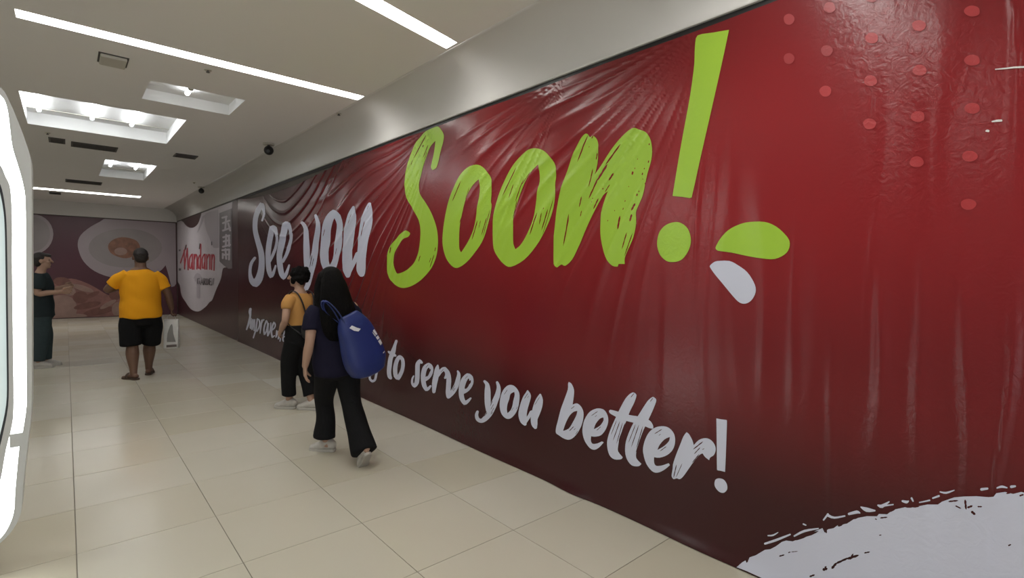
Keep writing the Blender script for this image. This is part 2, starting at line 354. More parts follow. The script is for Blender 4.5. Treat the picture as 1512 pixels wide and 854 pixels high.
def sprinkler(x, y, lab):
    t = tag(empty('sprinkler', (x, y, ZC)), lab, 'sprinkler', 'ceiling sprinklers')
    bm = bmesh.new(); tube_cyl(bm, (0, 0, 0), (0, 0, -0.008), 0.028, 16); obj('escutcheon', bm_mesh(bm, 'e'), MT['fixture'], t)
    bm = bmesh.new(); tube_cyl(bm, (0, 0, -0.008), (0, 0, -0.02), 0.008, 10); tube_cyl(bm, (0, 0, -0.02), (0, 0, -0.024), 0.015, 12); obj('head', bm_mesh(bm, 'h'), MT['dark'], t)
sprinkler(0.937, 5.043, 'small sprinkler on ceiling near the middle of the long strip light')
sprinkler(-0.15, 8.9, 'small sprinkler on ceiling behind the left end of the large coffer')
sprinkler(1.97, 12.0, 'small sprinkler on ceiling next to the far security camera')
sprinkler(2.25, 5.45, 'small sprinkler on ceiling near right end of the long strip light')

# ------------------------------------------------------------------ near banner: sheet with folds
BY0, BY1 = -2.2, wall_pt(352, 420)[0]
def win(v, a, b, s): return 1/(1+np.exp(-(v-a)/s)) * 1/(1+np.exp((v-b)/s))
def ridge(t): return (0.5+0.5*np.cos(t))**4
fans = []
for (px, py, ax, ay, bx, by, freq, amp, r0, r1, ph) in (
        (645, 183, 400, 300, 590, 420, 62, 0.0060, 0.18, 3.4, 0.3),
        (650, 183, 560, 420, 620, 330, 50, 0.0040, 0.25, 2.0, 1.3),
        (1045, 32, 800, 150, 960, 330, 55, 0.0050, 0.15, 1.9, 0.9),
        (845, 105, 690, 190, 770, 330, 48, 0.0042, 0.12, 1.4, 2.1),
        (1060, 30, 960, 520, 1070, 560, 44, 0.0026, 0.5, 2.2, 0.0)):
    c = wall_pt(px, py); a = wall_pt(ax, ay); b = wall_pt(bx, by)
    t0 = math.atan2(a[0]-c[0], c[1]-a[1]); t1 = math.atan2(b[0]-c[0], c[1]-b[1])
    fans.append((c, min(t0, t1), max(t0, t1), freq, amp, r0, r1, ph))
C1 = wall_pt(430, 335); 
def disp(Y, Z):
    """how far the sheet stands off the wall"""
    d = 0.004 + 0.003*np.sin(Y*1.7+0.6)*np.sin(Z*1.9+0.4) + 0.002*np.sin(Y*4.1+Z*2.3)
    for (c, t0, t1, fr, am, r0, r1, ph) in fans:
        dy, dz = Y-c[0], c[1]-Z; r = np.hypot(dy, dz); th = np.arctan2(dy, dz)
        th2 = th+0.03*np.sin(3*r+ph)+0.02*np.sin(th*17+ph)
        pr = ridge(fr*th2+ph+0.8*np.sin(7*th+ph)) + 0.6*ridge(fr*0.37*th2+2*ph+1.0+0.9*np.sin(5*th))
        d = d+am*pr*win(th, t0, t1, 0.05)*win(r, r0, r1, 0.12+0.05*r1)*np.minimum(1, 0.35+r*0.6)
    # drapes of the sagging far top corner
    g = Z-(C1[1]-0.15+0.30*np.abs(Y-C1[0]-0.25)**1.6)
    d = d+0.011*ridge(g*34+0.7*np.sin(Y*3))**2*win(Y, 5.4, 9.0, 0.3)*win(g, -0.12, 0.62, 0.08)
    # upright folds at the near end
    for (yc, wd, am, za, zb) in ((1.05, 0.05, 0.004, 0.9, 2.0), (0.93, 0.020, 0.0035, 0.8, 1.5), (0.82, 0.05, 0.009, 0.7, 1.5), (0.71, 0.035, 0.009, 0.5, 1.4), (0.60, 0.016, 0.003, 1.2, 2.2), (0.545, 0.055, 0.013, 0.6, 1.5), (0.43, 0.025, 0.011, 0.5, 1.35), (0.40, 0.07, 0.006, 1.3, 2.5), (0.315, 0.014, 0.006, 0.7, 1.5), (0.28, 0.05, 0.014, 0.6, 1.45), (0.205, 0.02, 0.012, 0.5, 1.5), (0.20, 0.012, 0.006, 2.0, 2.6), (0.06, 0.03, 0.006, 0.5, 2.4), (-0.2, 0.04, 0.006, 0.5, 2.4), (-0.5, 0.05, 0.006, 0.5, 2.2), (1.24, 0.03, 0.003, 1.3, 2.2), (1.42, 0.022, 0.003, 1.5, 2.1), (1.6, 0.04, 0.002, 0.9, 1.7)):
        d = d+am*np.exp(-((Y-yc-0.025*np.sin(2.2*Z+yc*9)-0.008*np.sin(6*Z+yc*20))/(wd*(1+0.5*np.sin(3*Z+yc*13))))**2)*win(Z, za, zb, 0.13)
    d = d+0.012*np.exp(-(Z/0.05)**2)*(0.5+0.5*np.sin(Y*2.3+1))+0.02*np.exp(-((Y-2.25)/0.16)**2)*np.exp(-(Z/0.04)**2)+0.016*np.exp(-((Y-1.35)/0.3)**2)*np.exp(-(Z/0.05)**2)
    return d
def top_z(Y):
    a, b = wall_pt(505, 236)[0], BY1
    t = np.clip((Y-a)/(b-a), 0, 1)
    return ZT-0.022-0.105*np.sin(np.pi*np.clip(t*1.02, 0, 1))**0.8*(t > 0)-0.006*(0.5+0.5*np.sin(Y*5.1))
def banner_surface(YZ, off):
    Y, Z = YZ[:, 0], YZ[:, 1]
    v = np.stack([WX-disp(Y, Z)-off, Y, Z], 1); e = 0.004
    gy = (disp(Y+e, Z)-disp(Y-e, Z))/(2*e); gz = (disp(Y, Z+e)-disp(Y, Z-e))/(2*e)
    n = np.stack([-np.ones_like(Y), -gy, -gz], 1); n /= np.linalg.norm(n, axis=1)[:, None]
    return v, n
def banner_obj(name, YZ, F, m, parent, off):
    v, n = banner_surface(YZ, off)
    me = pyd(name, v, F)
    # faces look towards the corridor (-X)
    fn = me.polygons[0].normal
    if fn.x > 0: me.flip_normals()
    me.polygons.foreach_set('use_smooth', [True]*len(me.polygons))
    me.normals_split_custom_set_from_vertices([tuple(x) for x in n])
    return obj(name, me, m, parent)
ban = tag(empty('banner', (0, 0, 0)), 'huge glossy red vinyl banner with lime and white brush lettering covering the right wall', 'banner')
ny, nz = int((BY1-BY0)/0.013), 210
yy = np.linspace(BY0, BY1, ny); tt = np.linspace(0, 1, nz)
Yg, Tg = np.meshgrid(yy, tt); Zg = 0.004+Tg*(top_z(Yg)-0.004)
ids = np.arange(ny*nz).reshape(nz, ny)
Fq = np.stack([ids[:-1, :-1], ids[:-1, 1:], ids[1:, 1:], ids[1:, :-1]], -1).reshape(-1, 4)
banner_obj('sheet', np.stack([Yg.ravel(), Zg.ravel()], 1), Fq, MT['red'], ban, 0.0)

# ------------------------------------------------------------------ lettering (traced brush letters, laid on the sheet)
class Zone:
    def __init__(s, ox, oy, sc): s.o = (ox, oy); s.s = sc
    def __call__(s, L): return np.array([wall_pt(s.o[0]+p[0]/s.s, s.o[1]+p[1]/s.s) for p in L])
def letter(name, zone, polys=(), strokes=(), cuts=(), streaks=(), m='white_print', label=None, grid=0.02, off=0.003, extra=(), par=None):
    adds = [zone(smooth_loop(p, 3)) for p in polys]+[zone(stroke_loop(s)) for s in strokes]+[np.asarray(e) for e in extra]
    cu = [zone(smooth_loop(p, 3)) for p in cuts]+[zone(streak(*s)) for s in streaks]
    P, F = fill2d(adds, cu, grid)
    o = banner_obj(name, P, F, MT[m], par or ban, off)
    if label: o['label'] = label
    return o
G = 'lime green brush letter '; Wl = 'white brush letter '
A = Zone(360, 290, 6.1); B = Zone(440, 290, 6.567); Cc = Zone(560, 180, 6.573)
letter('letter_s', A, strokes=[[(170,220,16),(187,160,20),(178,95,32),(165,70,36),(135,130,46),(112,200,46),(108,300,44),(130,400,46),(155,490,50),(165,570,52),(160,660,58),(140,740,68),(108,785,70),(75,760,48),(60,690,28),(70,610,28),(105,555,24)]], label='white brush capital S of See')
letter('letter_e', A, strokes=[[(238,590,22),(268,525,28),(295,450,26),(303,370,24),(285,290,38),(260,285,52),(240,380,50),(225,480,50),(222,580,46),(232,670,46),(250,720,40),(272,690,28),(292,625,16)]], label='first white e of See')
letter('letter_e', A, strokes=[[(355,590,24),(390,520,30),(415,440,32),(430,350,26),(405,250,38),(378,255,54),(360,350,58),(340,450,58),(325,530,50),(330,620,50),(345,700,46),(362,735,36),(385,700,30),(412,620,16)]], label='second white e of See')
letter('letter_y', B, strokes=[[(45,255,30),(80,310,44),(85,400,54),(88,500,64),(92,600,64),(100,690,62),(118,760,50)],[(178,185,28),(205,260,42),(200,340,52),(180,450,56),(170,550,64),(150,650,64),(132,740,52),(105,850,50),(65,930,40),(30,950,26)]], streaks=[(145,570,120,690,8),(160,600,140,680,6)], label='white y of the first you')
letter('letter_o', B, strokes=[[(390,190,62),(355,165,72),(315,220,85),(285,320,85),(275,430,90),(262,540,82),(265,640,78),(295,715,72),(340,690,68),(372,610,60),(392,500,72),(405,380,66),(412,270,56),(390,190,62)]], streaks=[(270,320,250,390,6),(380,500,365,570,5)], label='white o of the first you')
letter('letter_u', B, strokes=[[(545,105,26),(532,180,82),(515,290,106),(500,400,106),(490,520,96),(485,630,96),(487,720,82),(490,770,50)],[(703,75,36),(690,150,86),(672,260,112),(650,380,104),(635,480,92),(622,600,86),(620,700,86),(625,755,66)],[(500,720,60),(545,650,42),(590,560,52)]], streaks=[(525,170,495,270,6),(655,240,620,390,8),(692,90,680,130,6)], label='white u of the first you')
y9 = 788.7
letter('letter_s', Cc, polys=[[(570,45),(600,70),(625,110),(632,150),(622,210),(605,270),(590,340),(575,400),(555,450),(520,470),(505,440),(515,390),(535,300),(550,185),(520,215),(490,260),(460,340),(430,430),(410,510),(390,590),(390,660),(410,720),(450,780),(495,854),(530,140+y9),(560,230+y9),(575,320+y9),(575,420+y9),(560,520+y9),(520,620+y9),(460,700+y9),(390,765+y9),(310,810+y9),(240,825+y9),(180,805+y9),(120,750+y9),(85,680+y9),(80,580+y9),(90,480+y9),(120,410+y9),(170,345+y9),(220,290+y9),(265,267+y9),(300,285+y9),(305,305+y9),(285,330+y9),(240,350+y9),(195,410+y9),(155,480+y9),(145,550+y9),(155,630+y9),(185,685+y9),(240,670+y9),(300,630+y9),(350,570+y9),(385,480+y9),(400,380+y9),(405,280+y9),(395,190+y9),(365,120+y9),(335,854),(270,740),(250,640),(250,560),(265,460),(300,340),(350,220),(400,150),(450,95),(520,60)]],
  streaks=[(460,125,335,360,9),(432,225,424,248,9),(478,225,428,350,7),(468,285,440,370,6),(330,370,310,420,5),(555,430+y9,545,470+y9,8),(540,500+y9,498,630+y9,8),(510,530+y9,492,580+y9,6),(405,510+y9,388,570+y9,8),(118,425+y9,106,490+y9,9)], m='lime', label=G+'capital S of Soon')
E_ = Zone(640, 230, 5.02)
letter('letter_o', E_, polys=[[(325,68),(370,85),(410,130),(437,180),(438,260),(432,340),(437,370),(425,450),(400,550),(365,640),(310,720),(250,790),(190,830),(150,825),(110,780),(85,720),(72,640),(78,540),(95,430),(120,330),(155,240),(200,150),(260,90)]], cuts=[[(342,175),(350,230),(345,300),(330,380),(322,450),(300,550),(260,640),(210,718),(197,690),(195,610),(200,520),(215,440),(235,360),(260,280),(300,215)]], streaks=[(210,190,145,340,7),(226,420,198,500,5),(332,480,290,625,8),(400,460,362,590,7),(425,400,372,605,5),(355,480,340,540,4),(270,235,240,330,4)], m='lime', label=G+'o, first of Soon')
F_ = Zone(730, 215, 4.62)
letter('letter_o', F_, polys=[[(285,20),(340,35),(390,80),(425,140),(430,200),(422,270),(425,350),(400,470),(350,590),(290,690),(210,780),(120,828),(70,810),(20,750),(0,700),(-8,600),(0,480),(30,350),(75,240),(130,140),(190,70),(240,30)]], cuts=[[(308,130),(316,180),(316,250),(300,320),(290,400),(270,510),(230,610),(185,680),(150,708),(135,670),(133,580),(140,480),(165,380),(200,290),(250,195)]], streaks=[(155,150,62,345,8),(135,265,105,360,6),(210,225,145,390,6),(255,180,195,270,6),(160,370,133,500,5),(298,460,250,612,9),(375,435,330,580,8),(415,360,335,615,5),(332,460,315,540,6),(347,425,343,435,6)], m='lime', label=G+'o, second of Soon')
G_ = Zone(810, 180, 3.88)
dots = [(488,295,14),(515,420,10),(545,300,10),(580,230,10),(582,130,8),(500,268,6),(445,455,7),(435,500,8),(385,510,5),(345,567,6),(515,215,5),(465,372,5),(555,270,7),(560,355,7),(525,400,7),(548,330,5),(260,440,6),(255,460,5),(320,385,7),(240,145,5)]
letter('letter_n', G_, polys=[[(215,72),(230,72),(245,92),(262,80),(285,105),(293,150),(288,240),(272,305),(310,250),(360,170),(410,105),(460,55),(495,37),(520,45),(560,60),(585,95),(597,150),(595,220),(575,290),(560,350),(545,420),(520,480),(505,520),(505,580),(490,660),(460,730),(440,780),(440,815),(405,815),(400,830),(370,825),(340,790),(315,720),(302,640),(305,550),(320,470),(345,400),(320,420),(280,490),(240,570),(205,650),(180,710),(140,790),(100,825),(78,818),(55,835),(35,815),(35,720),(42,620),(55,500),(80,380),(115,280),(150,180),(190,100)]],
  streaks=[(232,80,172,230,8),(264,80,256,98,7),(262,270,240,375,7),(288,180,280,220,6),(420,130,335,250,10),(345,245,285,340,11),(290,325,236,442,9),(380,295,352,338,9),(356,360,328,405,6),(198,430,182,490,6),(125,530,90,712,8),(292,440,262,502,8),(195,510,188,545,5),(452,635,424,730,7),(484,640,438,770,6),(416,540,404,618,12),(482,530,470,572,11),(502,468,480,510,11)]+[(x, y-r*.7, x-r*.3, y+r*.7, r*.8) for x, y, r in dots], m='lime', label=G+'n of Soon')
PX = Zone(0, 0, 1)
letter('exclamation_bar', PX, polys=[[(1031,53),(1054,48.5),(1077,44.5),(1066,96),(1046,185),(1022,292),(1008,291),(994,289.5),(1002,240),(1010,195),(1020,140),(1026,95),(1027,70)]], m='lime', label='lime green bar of the headline exclamation mark')
H_ = Zone(960, 320, 6.1)
letter('exclamation_dot', H_, polys=[[(230,50),(290,62),(345,110),(372,190),(365,270),(330,345),(280,395),(210,410),(150,398),(95,345),(70,270),(72,200),(95,130),(150,75)]], m='lime', label='lime green dot of the headline exclamation mark')
letter('leaf_motif', H_, polys=[[(597,280),(640,200),(710,125),(800,75),(900,50),(1040,50),(1140,90),(1220,160),(1260,220),(1258,285),(1220,340),(1130,382),(1020,378),(880,355),(740,325),(620,308)]], m='lime', label='lime green half leaf shape right of the exclamation dot')
letter('leaf_motif', H_, polys=[[(545,450),(570,420),(610,402),(720,400),(800,440),(880,500),(940,590),(960,660),(940,725),(900,770),(850,785),(800,765),(740,700),(650,590),(580,505)]], m='white_print', label='small white half leaf shape below the lime one')
# second line
I_ = Zone(360, 450, 12.2); s2 = 'white brush letter %s of the small bottom line'
small = [('i', [[(125,75,42),(115,130,50),(120,200,38),(105,280,36),(85,360,36),(55,450,26)]]),
 ('m', [[(135,250,26),(125,340,26),(120,420,26)],[(125,430,24),(160,290,28),(167,260,26),(160,340,28),(150,450,30)],[(155,450,24),(190,300,26),(200,260,22),(195,380,28),(190,470,24)]]),
 ('p', [[(250,255,28),(235,350,32),(225,440,32),(200,520,28),(175,600,22)],[(240,270,26),(275,270,26),(290,330,26),(275,420,28),(240,480,30)]]),
 ('r', [[(330,280,28),(315,380,34),(300,515,22)],[(315,360,26),(345,285,32),(370,275,26)]]),
 ('o', [[(415,290,28),(385,370,30),(370,460,32),(380,540,30),(410,490,26),(430,400,24),(435,330,24),(415,290,28)]]),
 ('v', [[(450,340,30),(440,430,30),(440,560,32)],[(440,560,28),(480,470,26),(495,330,24)]]),
 ('e', [[(505,470,20),(560,420,24),(575,360,24),(550,320,32),(520,400,32),(505,500,32),(520,590,32),(560,560,20)]]),
 ('m', [[(600,470,24),(585,590,22)],[(585,590,22),(630,480,26),(640,490,26),(625,620,22)],[(628,620,22),(680,520,26),(660,660,22)]]),
 ('e', [[(715,590,20),(770,560,24),(780,500,24),(750,480,28),(720,560,28),(715,640,28),(740,660,28),(785,640,22)]])]
for ch, st in small: letter('letter_'+ch, I_, strokes=st, label=s2 % ch+', at its far left end')
J_ = Zone(540, 495, 10.05)
letter('letter_g', J_, strokes=[[(75,590,26),(75,650,34),(110,685,36),(150,660,36),(172,560,36),(190,460,40),(200,370,36)],[(195,380,34),(150,360,34),(110,430,36),(110,510,36),(150,520,30),(185,460,30)]], label=s2 % 'g'+', mostly behind the blue bag')
letter('letter_t', J_, strokes=[[(470,85,40),(445,160,48),(420,250,72),(385,340,64),(370,440,66),(360,540,64),(368,610,62),(388,640,44)],[(350,245,26),(400,275,52),(455,305,36)]], label=s2 % 't'+' in to')
letter('letter_o', J_, strokes=[[(520,320,52),(560,360,52),(568,450,52),(545,550,56),(495,640,62),(460,600,64),(452,500,66),(470,400,62),(500,340,58),(520,320,52)]], label=s2 % 'o'+' in to')
K_ = Zone(600, 520, 9.49)
letter('letter_s', K_, strokes=[[(228,150,34),(200,122,46),(172,170,62),(168,260,64),(165,350,64),(155,430,62),(125,475,50),(95,440,34),(95,380,28),(115,335,20)]], label=s2 % 's'+' in serve')
letter('letter_e', K_, strokes=[[(265,390,52),(320,350,52),(355,290,52),(360,220,54),(325,180,60),(275,220,68),(250,300,68),(247,390,64),(262,470,62),(290,525,48),(320,510,42),(350,475,26)]], streaks=[(350,235,298,345,24),(320,175,280,220,6)], label=s2 % 'e'+', first in serve')
letter('letter_r', K_, strokes=[[(450,185,22),(440,240,62),(425,340,76),(405,440,72),(395,560,46)],[(440,330,62),(490,270,52),(530,235,52),(570,270,52),(578,320,50),(550,365,28)]], streaks=[(530,240,490,285,6)], label=s2 % 'r'+' in serve')
letter('letter_v', K_, strokes=[[(545,225,40),(590,290,58),(605,380,68),(600,480,68),(595,570,68),(600,630,56)],[(600,630,50),(660,560,68),(710,470,68),(735,380,62),(745,310,46),(728,265,22)]], streaks=[(690,460,650,540,7),(695,500,665,550,6)], label=s2 % 'v'+' in serve')
letter('letter_e', K_, strokes=[[(800,560,62),(870,520,58),(920,440,58),(915,360,62),(870,330,68),(820,390,82),(790,480,82),(780,580,72),(795,660,66),(830,715,56),(870,690,46),(915,645,24)]], streaks=[(915,395,838,518,34),(870,335,830,375,6)], label=s2 % 'e'+', last in serve')
L_ = Zone(695, 555, 10.04)
letter('letter_y', L_, strokes=[[(215,80,36),(255,130,60),(262,220,86),(262,320,90),(265,420,86),(270,520,60)],[(402,95,36),(425,170,56),(412,270,76),(375,370,86),(335,470,92),(280,570,90),(220,640,76),(165,668,60),(115,640,56),(100,580,50),(115,530,38)]], streaks=[(338,370,300,450,9),(352,420,308,500,8),(357,470,310,560,8),(340,540,305,575,7),(258,545,205,605,9)], label=s2 % 'y'+' in the lower you')
letter('letter_o', L_, polys=[[(600,135),(650,150),(700,200),(730,270),(728,370),(710,470),(670,560),(610,625),(555,640),(500,610),(460,550),(440,460),(445,360),(465,270),(500,200),(550,150)]], cuts=[[(655,240),(660,290),(640,370),(625,450),(600,510),(555,555),(545,500),(555,420),(580,350),(600,270)]], streaks=[(555,205,505,280,8),(640,470,615,520,6),(700,460,680,500,6)], label=s2 % 'o'+' in the lower you')
letter('letter_u', L_, strokes=[[(850,225,24),(850,290,100),(820,380,120),(790,480,122),(775,580,122),(790,670,100),(812,720,50)],[(1035,280,30),(1025,350,100),(1000,450,130),(970,550,122),(945,640,102),(950,720,90),(965,770,50)],[(800,690,70),(860,620,50),(910,540,60)]], streaks=[(855,260,800,345,8),(865,300,845,330,6),(1030,310,950,440,7)], label=s2 % 'u'+' in the lower you')
M_ = Zone(810, 560, 7.12)
letter('letter_b', M_, polys=[[(215,30),(245,50),(270,110),(268,180),(255,270),(300,255),(345,290),(370,350),(365,430),(340,510),(290,590),(230,635),(170,628),(110,590),(80,565),(82,510),(100,440),(130,320),(170,210),(205,110),(208,50)]], cuts=[[(305,335),(295,380),(260,450),(215,520),(155,545),(180,470),(220,390),(265,345)]], streaks=[(275,285,238,314,7),(268,498,220,547,9),(286,518,268,537,6),(310,545,285,585,5)], label=s2 % 'b'+' in better')
letter('letter_e', M_, polys=[[(540,308),(590,325),(625,380),(632,450),(605,530),(555,590),(490,605),(452,600),(450,650),(470,680),(520,675),(565,655),(585,665),(540,715),(490,742),(440,725),(390,660),(365,590),(360,520),(380,430),(430,350),(490,315)]], cuts=[[(580,403),(582,435),(545,490),(480,527),(500,470),(545,415)]], streaks=[(522,338,452,387,7),(556,498,508,542,7),(512,380,490,398,5)], label=s2 % 'e'+', first in better')
N_ = Zone(890, 570, 6.1)
bar = [(60,225),(75,215),(120,225),(170,240),(250,262),(330,275),(400,295),(440,320),(462,360),(460,385),(430,380),(380,360),(300,335),(220,315),(150,290),(100,265),(68,245)]
letter('letters_tt', N_, polys=[[(280,58),(310,82),(290,150),(250,230),(225,300),(190,380),(160,460),(145,540),(145,590),(185,640),(170,660),(110,660),(65,620),(45,540),(50,470),(80,380),(120,290),(150,225),(200,130),(240,80)],[(460,98),(490,125),(470,190),(425,290),(395,350),(360,430),(330,520),(310,590),(310,650),(355,700),(330,722),(270,715),(225,660),(208,590),(215,500),(250,400),(290,320),(330,260),(380,180),(420,125)],bar],
  streaks=[(130,310,80,440,6),(160,318,98,492,8),(185,330,130,520,7),(207,335,148,500,7),(288,66,258,104,7),(302,345,238,512,7),(332,350,263,552,8),(368,362,310,560,8),(458,108,434,142,7),(348,470,305,600,7)], label='pair of joined white t letters of better')
letter('letter_e', N_, polys=[[(560,362),(610,380),(650,430),(660,500),(640,570),(590,620),(520,645),(470,640),(470,690),(490,718),(540,715),(600,695),(612,712),(560,755),(500,780),(450,765),(400,700),(375,620),(370,560),(390,480),(430,410),(490,370)]], cuts=[[(612,458),(605,495),(560,540),(500,575),(520,530),(565,480)]], streaks=[(542,388,472,432,8),(582,543,522,587,7),(530,432,512,446,5)], label=s2 % 'e'+', last in better')
O_ = Zone(980, 610, 6.573)
letter('letter_r', O_, polys=[[(230,185),(255,205),(285,260),(300,310),(350,260),(410,242),(460,255),(500,300),(513,355),(495,405),(460,430),(450,455),(410,425),(385,390),(350,410),(300,470),(250,540),(200,610),(165,640),(135,632),(105,640),(85,610),(95,540),(100,490),(130,400),(170,300),(200,225)]], streaks=[(390,275,293,352,12),(362,333,303,397,9),(352,398,283,482,9),(132,500,104,625,10),(187,488,128,622,7),(402,343,382,354,7)], label=s2 % 'r'+' in better')
letter('exclamation_bar', O_, polys=[[(520,50),(570,60),(622,70),(615,300),(603,570),(563,559),(525,548),(523,300)]], label='white bar of the small exclamation mark')
letter('exclamation_dot', O_, polys=[[(545,632),(590,645),(620,690),(622,740),(590,772),(550,765),(515,730),(500,690),(510,645)]], label='white dot of the small exclamation mark')
# white brushed patch at the near foot of the banner
P_ = Zone(1060, 600, 3.345)
edge = [(100,790),(125,768),(140,760),(148,768),(160,745),(190,735),(235,708),(262,705),(290,690),(320,668),(340,662),(372,666),(400,655),(450,632),(490,612),(520,600),(530,622),(548,605),(575,600),(600,582),(640,578),(680,552),(740,540),(790,540),(800,528),(840,530),(870,508),(930,495),(1000,488),(1040,480),(1090,482),(1110,468),(1170,447),(1220,440),(1280,438),(1340,444),(1365,440),(1378,424),(1420,420),(1460,430),(1500,420)]
ez = P_(edge)
blob = [tuple(p) for p in ez]+[(-0.05, 0.735), (-0.35, 0.74), (-0.7, 0.68), (-1.0, 0.5), (-1.2, 0.25), (-1.28, 0.012), (0.3, 0.012), (1.08, 0.012)]
frag = [[(235,678,10),(290,660,12),(360,632,8)],[(250,638,6),(275,636,8),(300,622,4)],[(380,640,8),(430,615,12),(500,602,6)],[(425,580,8),(438,586,6)],[(545,535,14),(580,548,10),(630,540,8)],[(525,560,8),(548,530,10)],[(650,530,12),(690,520,16),(705,525,6)],[(710,495,6),(740,508,22),(780,512,8)],[(795,485,8),(815,490,18),(850,468,6)],[(825,488,8),(870,482,6)],[(915,465,10),(935,470,14),(945,465,6)],[(960,450,10),(968,465,8)],[(1000,470,6),(1050,460,8)],[(1065,450,8),(1095,440,10)],[(1100,420,6),(1130,425,10),(1170,412,5)],[(1305,405,14),(1335,402,10)],[(1382,398,8),(1405,394,12),(1430,400,6)],[(1450,395,14),(1470,392,10)]]
cutsP = [(380,660,500,615,14),(530,590,540,625,14),(556,600,580,575,10),(595,590,640,565,16),(645,560,700,545,10),(800,525,880,505,16),(780,552,790,556,6),(805,548,842,544,8),(930,495,1000,490,10),(1075,470,1110,460,18),(1140,468,1190,462,9),(1175,488,1205,500,8),(1225,455,1230,505,12),(1235,495,1262,485,12),(1285,490,1308,491,8),(1255,512,1275,530,14),(1425,428,1465,420,9),(1490,440,1512,432,10),(305,740,332,732,8),(350,722,362,718,6),(365,718,398,715,4),(455,840,482,830,10),(520,806,545,798,16),(530,795,540,788,8),(565,800,590,770,14),(585,775,650,745,12),(640,752,700,732,14),(655,755,672,725,10),(725,722,755,716,8),(800,634,812,632,6),(1435,685,1450,678,8),(240,692,300,672,10),(145,770,155,745,10)]
letter('brushed_patch', P_, strokes=frag, extra=[blob], streaks=cutsP, label='white ragged brush patch at the near foot of the banner', grid=0.03)
# dots
D_ = Zone(1150, 0, 2.588)
ds = [(740,45,0),(740,232,0),(740,415,0),(730,598,0),(725,782,0),(537,100,0),(540,270,0),(533,447,0),(528,620,0),(357,147,0),(352,310,0),(348,475,0),(195,30,1),(185,195,1),(180,350,0),(40,75,1),(40,225,1),(355,-10,1)]
for (x, y, f) in ds:
    rx = 20+10*(x/740); ry = 21
    letter('dot', D_, polys=[[(x+rx*math.cos(a)*(1+0.05*math.sin(3*a+x)), y+ry*math.sin(a)) for a in np.linspace(0, 2*math.pi, 14, endpoint=False)]], m='dot_faint' if f else 'dot', grid=0.02)
# tape tears near the right end of the view, their glint painted as pale colour
MT['tape'] = mat('tape_glint', (0.8, 0.78, 0.76), rough=0.15)
for (x0, y0, x1, y1, w_) in ((1470, 103, 1525, 99, 2.6), (1465, 180, 1479, 178.5, 3.2), (1456, 194, 1460, 194, 3.5)):
    letter('tape_piece', PX, strokes=[[(x0, y0, w_*0.6), ((x0+x1)/2, (y0+y1)/2-0.4, w_), (x1, y1, w_)]], m='tape', off=0.004, label='thin pale strip of tape')

# ------------------------------------------------------------------ logo banner (far right wall) and end wall mural: flat prints
def flat_right(name, adds, cuts, m, parent, off, label=None):
    P, F = fill2d(adds, cuts); me = pyd(name, [(WX-off, p[0], p[1]) for p in P], F)
    if me.polygons[0].normal.x > 0: me.flip_normals()
    o = obj(name, me, MT[m], parent); 
    if label: o['label'] = label
    return o
def flat_back(name, adds, cuts, m, parent, off, label=None):
    P, F = fill2d(adds, cuts); me = pyd(name, [(p[0], YB-off, p[1]) for p in P], F)
    if me.polygons[0].normal.y > 0: me.flip_normals()
    o = obj(name, me, MT[m], parent)
    if label: o['label'] = label
    return o
lb = tag(empty('logo_banner'), 'dark maroon banner with red script logo on a white patch at the far right wall', 'banner')
yl0 = BY1+0.01
box('sheet', (WX-0.002, yl0, 0.004), (WX+0.015, YB-0.01, ZT-0.02), MT['maroon_dark'], lb)
Q_ = Zone(250, 300, 5.02)
def clampR(L): L = np.array(L); L[:, 0] = np.clip(L[:, 0], yl0+0.01, YB-0.03); L[:, 1] = np.clip(L[:, 1], 0.02, ZT-0.03); return L
wp = [(60,40),(105,140),(140,178),(180,182),(215,152),(238,85),(250,40),(470,-20),(462,200),(455,400),(440,470),(400,485),(385,560),(350,640),(320,720),(300,735),(270,770),(215,805),(160,785),(120,730),(90,680),(80,610),(60,580),(40,550)]
flat_right('white_patch', [clampR(Q_(smooth_loop(wp, 3)))], [], 'logo_white', lb, 0.005, 'white rounded brush patch behind the logo')
flat_right('grey_leaf', [clampR(Q_(smooth_loop([(245,100),(268,90),(230,190),(205,225),(225,170)], 3)))], [], 'logo_grey', lb, 0.008)
flat_right('grey_leaf', [clampR(Q_(smooth_loop([(270,80),(365,50),(370,330),(330,330),(300,260),(268,170)], 3)))], [], 'logo_grey', lb, 0.008)
# red script, one object per letter
def thick(S, w): return [(x, y, w) for x, y in S]
script = [('m', [[(85,445),(100,400),(128,312)],[(112,350),(116,490)],[(116,470),(136,335)],[(136,345),(142,496)]]),
 ('a', [[(168,382),(152,415),(152,478),(163,485),(170,440)],[(173,378),(174,492)]]), ('n', [[(187,380),(185,492)],[(187,420),(200,378),(208,400),(207,490)]]),
 ('d', [[(230,385),(216,420),(218,482),(228,484),(234,440)],[(236,305),(234,492)]]), ('a', [[(260,382),(246,415),(248,480),(258,484),(264,440)],[(267,378),(267,492)]]),
 ('r', [[(281,382),(280,492)],[(281,415),(297,380)]]), ('i', [[(304,384),(303,492)]]), ('n', [[(318,382),(316,495)],[(318,420),(330,380),(337,400),(334,500)]])]
for ch, st in script: flat_right('script_letter_'+ch, [clampR(Q_(stroke_loop(thick(s, 9)))) for s in st], [], 'logo_red', lb, 0.009)
for s in ([(123,345),(127,312)], [(226,340),(231,302)]): flat_right('logo_accent', [clampR(Q_(stroke_loop(thick(s, 7))))], [], 'logo_dark', lb, 0.012)
for q in ([(72,345),(86,343),(86,356),(72,358)], [(72,484),(90,484),(90,500),(72,502)], [(312,290),(320,282),(322,310),(314,316)]): flat_right('logo_mark', [clampR(Q_(q))], [], 'logo_dark', lb, 0.009)
